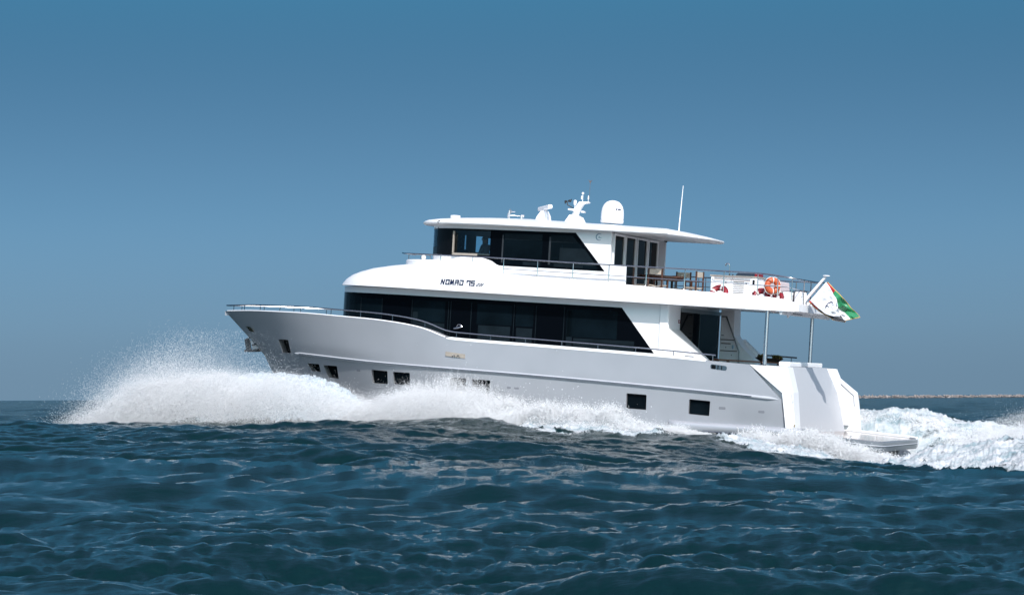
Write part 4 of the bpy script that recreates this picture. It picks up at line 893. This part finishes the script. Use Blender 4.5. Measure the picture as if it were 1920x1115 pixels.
def fan():
    a_f = np.linspace(-13.2, 13.2, 1050); a_o = 13.2 + np.cumsum(np.geomspace(.04, 3.0, 60)); a_o = a_o[a_o < 75]
    ang = np.radians(np.concatenate([-a_o[::-1], a_f, a_o]))
    d = list(np.geomspace(1.0, 14, 40))
    while d[-1] < 118: d.append(d[-1] + (max(.055, d[-1]**2*.00022) if d[-1] < 50 else .105))
    while d[-1] < 14000: d.append(d[-1]*1.013 + .05)
    d = np.array(d); A, D = np.meshgrid(ang, d); return np.sin(A)*D, np.cos(A)*D
X_, Y_ = fan(); nrow, ncol = X_.shape
H_, DX, DY, FO = sea_height(X_.ravel(), Y_.ravel())
H_ *= np.clip(2 - np.hypot(X_, Y_).ravel()/6000, 0, 1)
ii = (np.arange(nrow-1)[:, None]*ncol + np.arange(ncol-1)[None, :]).ravel()
quads = np.stack([ii, ii+1, ii+ncol+1, ii+ncol], 1)
def np_mesh(name, V, F_, smooth=True):
    me = bpy.data.meshes.new(name); k = F_.shape[1]
    me.vertices.add(len(V)); me.vertices.foreach_set('co', V.astype(np.float32).ravel()); me.loops.add(F_.size); me.loops.foreach_set('vertex_index', F_.astype(np.int32).ravel())
    me.polygons.add(len(F_)); me.polygons.foreach_set('loop_start', np.arange(0, F_.size, k, dtype=np.int32))
    me.polygons.foreach_set('use_smooth', np.full(len(F_), smooth)); me.update(); return me
me = np_mesh('sea', np.stack([X_.ravel() + DX*.5, Y_.ravel() + DY*.5, H_], 1), quads)
at = me.attributes.new('foam', 'FLOAT', 'POINT'); at.data.foreach_set('value', FO.astype(np.float32))
at = me.attributes.new('far', 'FLOAT', 'POINT'); at.data.foreach_set('value', sm(np.hypot(X_, Y_).ravel(), 70, 190).astype(np.float32))
def sea_mat():
    m = bpy.data.materials.new('sea_water'); m.use_nodes = True; nt = m.node_tree; N = nt.nodes; Lk = nt.links; N.clear()
    out = N.new('ShaderNodeOutputMaterial'); w = N.new('ShaderNodeBsdfPrincipled'); fo = N.new('ShaderNodeBsdfPrincipled'); mx = N.new('ShaderNodeMixShader')
    w.inputs['Base Color'].default_value = (.0010, .0140, .0158, 1); w.inputs['Roughness'].default_value = .13; w.inputs['IOR'].default_value = 1.33; w.inputs['Specular Tint'].default_value = (.70, .96, 1, 1)
    fo.inputs['Base Color'].default_value = (.5, .52, .53, 1); fo.inputs['Roughness'].default_value = .9; fo.inputs['Specular IOR Level'].default_value = .2
    tc = N.new('ShaderNodeTexCoord')
    def noise(sc, det, rough=.55, stretch=None):
        n = N.new('ShaderNodeTexNoise'); n.inputs['Scale'].default_value = sc; n.inputs['Detail'].default_value = det; n.inputs['Roughness'].default_value = rough
        if stretch:
            mp = N.new('ShaderNodeMapping'); mp.inputs['Scale'].default_value = stretch; Lk.new(tc.outputs['Object'], mp.inputs[0]); Lk.new(mp.outputs[0], n.inputs['Vector'])
        else: Lk.new(tc.outputs['Object'], n.inputs['Vector'])
        return n
    n1 = noise(7, 5, .6, (.6, 1.4, 1)); b1 = N.new('ShaderNodeBump'); b1.inputs['Strength'].default_value = .36; b1.inputs['Distance'].default_value = .03; Lk.new(n1.outputs[0], b1.inputs['Height']); af = N.new('ShaderNodeAttribute'); af.attribute_name = 'far'; n5 = noise(.9, 6, .62, (.6, 1.2, 1)); b5 = N.new('ShaderNodeBump'); b5.inputs['Distance'].default_value = 2.0
    Lk.new(af.outputs['Fac'], b5.inputs['Strength']); Lk.new(n5.outputs[0], b5.inputs['Height']); Lk.new(b1.outputs[0], b5.inputs['Normal']); Lk.new(b5.outputs[0], w.inputs['Normal'])
    a = N.new('ShaderNodeAttribute'); a.attribute_name = 'foam'
    n2 = noise(1.2, 9, .68, (1, 2.4, 1)); n3 = noise(9, 6, .6)
    ad = N.new('ShaderNodeMath'); ad.operation = 'MULTIPLY_ADD'; ad.inputs[1].default_value = 1.25; Lk.new(a.outputs['Fac'], ad.inputs[0]); 
    s1 = N.new('ShaderNodeMath'); s1.operation = 'MULTIPLY_ADD'; s1.inputs[1].default_value = 1.6; s1.inputs[2].default_value = -1.72; Lk.new(n2.outputs[0], s1.inputs[0]); Lk.new(s1.outputs[0], ad.inputs[2])
    mr = N.new('ShaderNodeMapRange'); mr.inputs[1].default_value = 0; mr.inputs[2].default_value = .22; Lk.new(ad.outputs[0], mr.inputs[0])
    nf = noise(1.3, 9, .68, (1, 2.2, 1)); rf_ = N.new('ShaderNodeValToRGB'); rf_.color_ramp.elements[0].position = .36; rf_.color_ramp.elements[1].position = .6
    rf_.color_ramp.elements[0].color = (.22, .295, .325, 1); rf_.color_ramp.elements[1].color = (.52, .535, .55, 1); Lk.new(nf.outputs[0], rf_.inputs[0]); Lk.new(rf_.outputs[0], fo.inputs['Base Color'])
    bf = N.new('ShaderNodeBump'); bf.inputs['Strength'].default_value = .45; bf.inputs['Distance'].default_value = .05; Lk.new(n3.outputs[0], bf.inputs['Height']); Lk.new(bf.outputs[0], fo.inputs['Normal'])
    Lk.new(mr.outputs[0], mx.inputs[0]); Lk.new(w.outputs[0], mx.inputs[1]); Lk.new(fo.outputs[0], mx.inputs[2]); Lk.new(mx.outputs[0], out.inputs[0]); return m
SEA = sea_mat(); me.materials.append(SEA)
sea = bpy.data.objects.new('sea', me); COL.objects.link(sea); sea['kind'] = 'structure'

# ---- spray: hundreds of thousands of droplets, thrown up along the bow and the stern
def spray_mat():
    m = bpy.data.materials.new('spray_droplets'); m.use_nodes = True; nt = m.node_tree; nt.nodes.clear()
    o = nt.nodes.new('ShaderNodeOutputMaterial'); d = nt.nodes.new('ShaderNodeBsdfDiffuse'); t = nt.nodes.new('ShaderNodeBsdfTranslucent'); x = nt.nodes.new('ShaderNodeMixShader'); x.inputs[0].default_value = .5
    for q in (d, t): q.inputs[0].default_value = (.92, .945, .97, 1)
    ge = nt.nodes.new('ShaderNodeNewGeometry'); vm = nt.nodes.new('ShaderNodeMix'); vm.data_type = 'VECTOR'; vm.inputs[0].default_value = .9   # a drop scatters light evenly, whatever way its fleck lies
    vm.inputs[5].default_value = (sd*.8 + Vector((0, -.25, .25))).normalized(); nv = nt.nodes.new('ShaderNodeVectorMath'); nv.operation = 'NORMALIZE'
    nt.links.new(ge.outputs['Normal'], vm.inputs[4]); nt.links.new(vm.outputs[1], nv.inputs[0])
    for q in (d, t): nt.links.new(nv.outputs[0], q.inputs['Normal'])
    nt.links.new(d.outputs[0], x.inputs[1]); nt.links.new(t.outputs[0], x.inputs[2]); nt.links.new(x.outputs[0], o.inputs[0]); return m
SPR = spray_mat()
def droplets(P, r):
    """one small randomly turned fleck per droplet"""
    n = len(P); a = RNG.normal(size=(n,3)); a /= np.linalg.norm(a, axis=1)[:, None]; b = np.cross(a, RNG.normal(size=(n,3))); b /= np.linalg.norm(b, axis=1)[:, None]; c = np.cross(a, b)
    r = r[:, None]; V = np.stack([P + b*r, P - .5*b*r + .866*c*r, P - .5*b*r - .866*c*r], 1).reshape(-1, 3)
    return V, np.arange(3*n).reshape(-1, 3)
def cloud(name, groups, label):
    V = []; F_ = []; o = 0
    for P, r in groups:
        v, f = droplets(P, r); V.append(v); F_.append(f + o); o += len(v)
    me = np_mesh(name, np.concatenate(V), np.concatenate(F_), False); me.materials.append(SPR); ob = bpy.data.objects.new(name, me); COL.objects.link(ob); tag(ob, label, 'spray', kind='stuff'); return ob
def pos(s, n, z): x, y = from_sn(s, n); return np.stack([x, y, z], 1)
def lump(s, n, sc): return sample(NZ, sc, s + 3.1, n*1.7)
STOP = pch([-3.4,-2.6,-1.6,-.57,.44,1.25,2.05,3.04,4.41,5.58,8], [.6,1.02,1.96,2.35,3.05,3.39,3.24,2.93,3.1,3.0,1.7])
def hull_clear(s, n, z):
    """keep droplets out of the hull's own volume"""
    return n < -np.interp(s, [2, 4, 6, 9, 22], [.3, 1.6, 2.6, 3.15, 3.25]) - .05
def bow_dense(N):
    s = np.where(RNG.random(N) < .93, RNG.uniform(-.6, 13.5, N), RNG.uniform(-2.4, 0, N)); n = -5.0 + RNG.normal(0, 1.15, N); t = RNG.beta(1.0, 1.35, N)
    top = FTOP(s)*np.interp(s, [-2.5, 0, 4, 6], [.75, .86, .92, 1])*(1 + .05*lump(s, n, 2.3)) + .05*lump(s, n*2, .9); z = .15 + (top - .15)*t**.9*(1 - .04*np.abs(n + 5)); 
    k = (s < 2.2) | hull_clear(s, n, z); return s[k], n[k], z[k]
s, n, z = bow_dense(2100000); g1 = (pos(s, n, z), RNG.uniform(.005, .0125, len(s)))
# soft mist just over the dense edge
N = 220000; s = RNG.uniform(-2.3, 12.8, N); n = -5 + RNG.normal(0, 1.2, N); z = FTOP(s)*np.interp(s, [-2.5, 0, 4, 6], [.75, .86, .92, 1])*(1 + .06*lump(s, n, 2.3)) + RNG.exponential(.10, N) - .10; k = ((s < 3.3) | (s > 8.2) | (RNG.random(N) < .04)) & ((s < 2.2) | hull_clear(s, n, z)); g2 = (pos(s[k], n[k], z[k]), RNG.uniform(.004, .011, k.sum()))
# high thrown plume ahead of the stem
N = 130000; s = np.concatenate([RNG.normal(.35, .95, N*4//5), RNG.uniform(-2.6, 5.0, N - N*4//5)]); n = -4.6 + RNG.normal(0, 1.3, N); t = RNG.beta(.8, 2.0, N); b0 = FTOP(s)*.84; z = b0 + (np.maximum(STOP(s)*(1 + .09*lump(s, n, 1.9)) - b0, .05))*t*1.12; k = ((s < 1.6) | hull_clear(s, n, z)) & (s > -3.4) & (s < 6.6); g3 = (pos(s[k], n[k], z[k]), RNG.uniform(.003, .010, k.sum()))
N = 12000; s = RNG.uniform(-2.5, 3.6, N); n = -4.4 + RNG.normal(0, 1.0, N); z = RNG.uniform(1.6, 3.6, N) - .0*s; k = ((s < 1.0) | hull_clear(s, n, z)) & (z < np.interp(s, [-2.5, 0, 2, 4, 7, 9.5], [2.2, 3.2, 3.9, 3.6, 2.9, 2.4])); g4 = (pos(s[k], n[k], z[k]), RNG.uniform(.004, .010, k.sum()))
# larger drops along the breaking crest beside the hull
N = 130000; s = RNG.uniform(8.8, 18.5, N); n = -4.4 + RNG.normal(0, .5, N); z = FTOP(s)*(1 + .16*lump(s, n, 1.1)) + RNG.normal(0, .07, N); k = hull_clear(s, n, z); g5 = (pos(s[k], n[k], z[k]), RNG.uniform(.005, .012, k.sum()))
N = 260000; s = RNG.uniform(12, 19.2, N); n = -4.4 + RNG.normal(0, .45, N); z = FTOP(s)*RNG.uniform(.1, 1.0, N)*(1 + .14*lump(s, n, 1.1)); k = hull_clear(s, n, z); g6 = (pos(s[k], n[k], z[k]), RNG.uniform(.007, .018, k.sum()))
N = 500; s = RNG.uniform(8, 17.5, N); n = -4.2 + RNG.normal(0, .4, N); z = FTOP(s) + RNG.exponential(.22, N); k = hull_clear(s, n, z); g7 = (pos(s[k], n[k], z[k]), RNG.uniform(.012, .026, k.sum()))
cloud('bow_spray', [g1, g2, g3, g4, g5, g6, g7], 'tall white cloud of spray bursting round the bow and along the hull')
# the smooth sheet of water peeling off the bow
def bow_sheet():
    ns, nt_ = 220, 90; S = np.linspace(2.2, 8.0, ns)[:, None]; t = np.linspace(0, 1, nt_)[None, :]
    top = FTOP(S) - .10; n = -np.interp(S, [2, 4, 6, 9], [1.2, 2.4, 3.1, 3.5]) - .6 - 2.6*t**1.6; z = top*(1 - .80*t**2.2) + .2*t
    S2 = np.broadcast_to(S, n.shape) - .5*t; q = sample(NZ2, 2.6, S2*1.3, n*.6 + z)*.035 + sample(NZ, 5.0, S2, n)*.06*t; z = z + q; n = n + q
    x, y = from_sn(S2, n); V = np.stack([x, y, z], 2).reshape(-1, 3); i = (np.arange(ns-1)[:, None]*nt_ + np.arange(nt_-1)[None]).ravel()
    me = np_mesh('bow_wave', V, np.stack([i, i+1, i+nt_+1, i+nt_], 1)); m = mat('aerated_water', (.40, .47, .51), .35, var=.3, vscale=3.5, bump=.9, bscale=14); me.materials.append(m)
    o = bpy.data.objects.new('bow_wave', me); COL.objects.link(o); tag(o, 'smooth curved sheet of pale water peeling off the bow', 'wave', kind='stuff')
bow_sheet()
# stern: splash by the platform, plume of the wake, crest of the far wake wave
SPL = pch([19.9,20.4,20.8,20.95,21.3,21.9,22.5,23.4,23.9,24.7,25.3,26.5], [-.05,.06,.20,.33,.06,.14,.2,.12,-.12,-.32,-.5,-.7])
N = 260000; s = RNG.uniform(19.9, 26, N); n = -4.7 - .35*(s - 20) + RNG.normal(0, .35, N); t = RNG.beta(1, 1.2, N); lo = np.interp(s, [20, 22.8, 26], [-.2, -.4, -.95]); z = lo + (SPL(s) + .10*lump(s, n, .8) - lo)*t; g1 = (pos(s, n, z), RNG.uniform(.006, .017, N))
PL = pch([25.6,26.5,27.1,27.9,28.4,29,30,32,36], [-.8,-.35,.05,.32,.48,.64,.8,.8,.4])
N = 600000; s = 25.8 + 9*RNG.random(N)**1.2; n = -5.0 + RNG.normal(0, 1.5, N); lo = -.75; t = RNG.beta(1, 1.7, N); z = lo + (PL(s)*(1 + .1*lump(s, n, 1.6)) + .12*lump(s, n, .9) - lo)*t; g2 = (pos(s, n, z), RNG.uniform(.005, .014, N))
N = 9000; s = 26.5 + 6*RNG.random(N); n = -5.0 + RNG.normal(0, 1.5, N); z = PL(s) + RNG.exponential(.10, N); g3 = (pos(s, n, z), RNG.uniform(.005, .010, N))
N = 110000; s = RNG.uniform(21.0, 29, N); n = 4.6 + .1*np.maximum(0, s-25) + RNG.normal(0, .5, N); z = ZF(s) - .22 + np.abs(RNG.normal(0, .05, N)) + .06*lump(s, n, .8); g4 = (pos(s, n, z), RNG.uniform(.007, .018, N))
jets = []
for s0, n0, z0, hgt, lean in [(20.9,-4.8,.15,.20,.0), (21.7,-4.9,.1,.16,.35), (22.6,-5.1,.1,.22,.25), (23.4,-5.4,-.1,.2,.25), (14.0,-4.5,.85,.2,.1), (15.3,-4.5,.75,.22,-.1), (16.2,-4.5,.7,.2,.15), (16.8,-4.5,.4,.16,.2)]:
    for q in range(5):
        m_ = 260; t = RNG.random(m_); ds = RNG.normal(0, .25); l2 = lean + RNG.normal(0, .4); hh = hgt*RNG.uniform(.5, 1.2)
        s = s0 + ds + l2*hh*t*2 + RNG.normal(0, .012, m_)*(1.5 - t); n = n0 + RNG.normal(0, .2) + RNG.normal(0, .02, m_); z = z0 - .12 + (hh + .12)*t*(1.35 - .35*t) + RNG.normal(0, .012, m_); jets.append(pos(s, np.full(m_, 0) + n, z))
J = np.concatenate(jets); g5 = (J, RNG.uniform(.008, .022, len(J)))
cloud('stern_spray', [g1, g2, g3, g4, g5], 'white splashes and drifting spray thrown up around the stern platform and wake')

# ---- breakwater on the horizon
def breakwater():
    base = bmesh.new(); bmesh.ops.create_icosphere(base, subdivisions=1, radius=1.0); bv = np.array([v.co[:] for v in base.verts]); bf = np.array([[v.index for v in f.verts] for f in base.faces]); base.free()
    N = 5600; x = RNG.uniform(95, 520, N); t = RNG.random(N); y = 1060 + RNG.uniform(-4, 4, N); z = .1 + 1.0*t*(1 - ((y - 1060)/6)**2) + RNG.normal(0, .1, N); sc = RNG.uniform(.2, .42, N)
    V = (bv[None]*(sc[:, None, None]*RNG.uniform(.7, 1.3, (N, 12, 1)))*RNG.uniform(.7, 1.3, (N, 1, 3)) + np.stack([x, y, z], 1)[:, None]).reshape(-1, 3)
    F_ = (bf[None] + (np.arange(N)*12)[:, None, None]).reshape(-1, 3)
    me = np_mesh('breakwater', V, F_, False); me.materials.append(mat('pale_boulders', (.25, .222, .212),   .9, var=.3, vscale=.9)); o = bpy.data.objects.new('breakwater', me); COL.objects.link(o)
    tag(o, 'long low breakwater of pale pinkish boulders on the horizon', 'breakwater', kind='stuff')
breakwater()
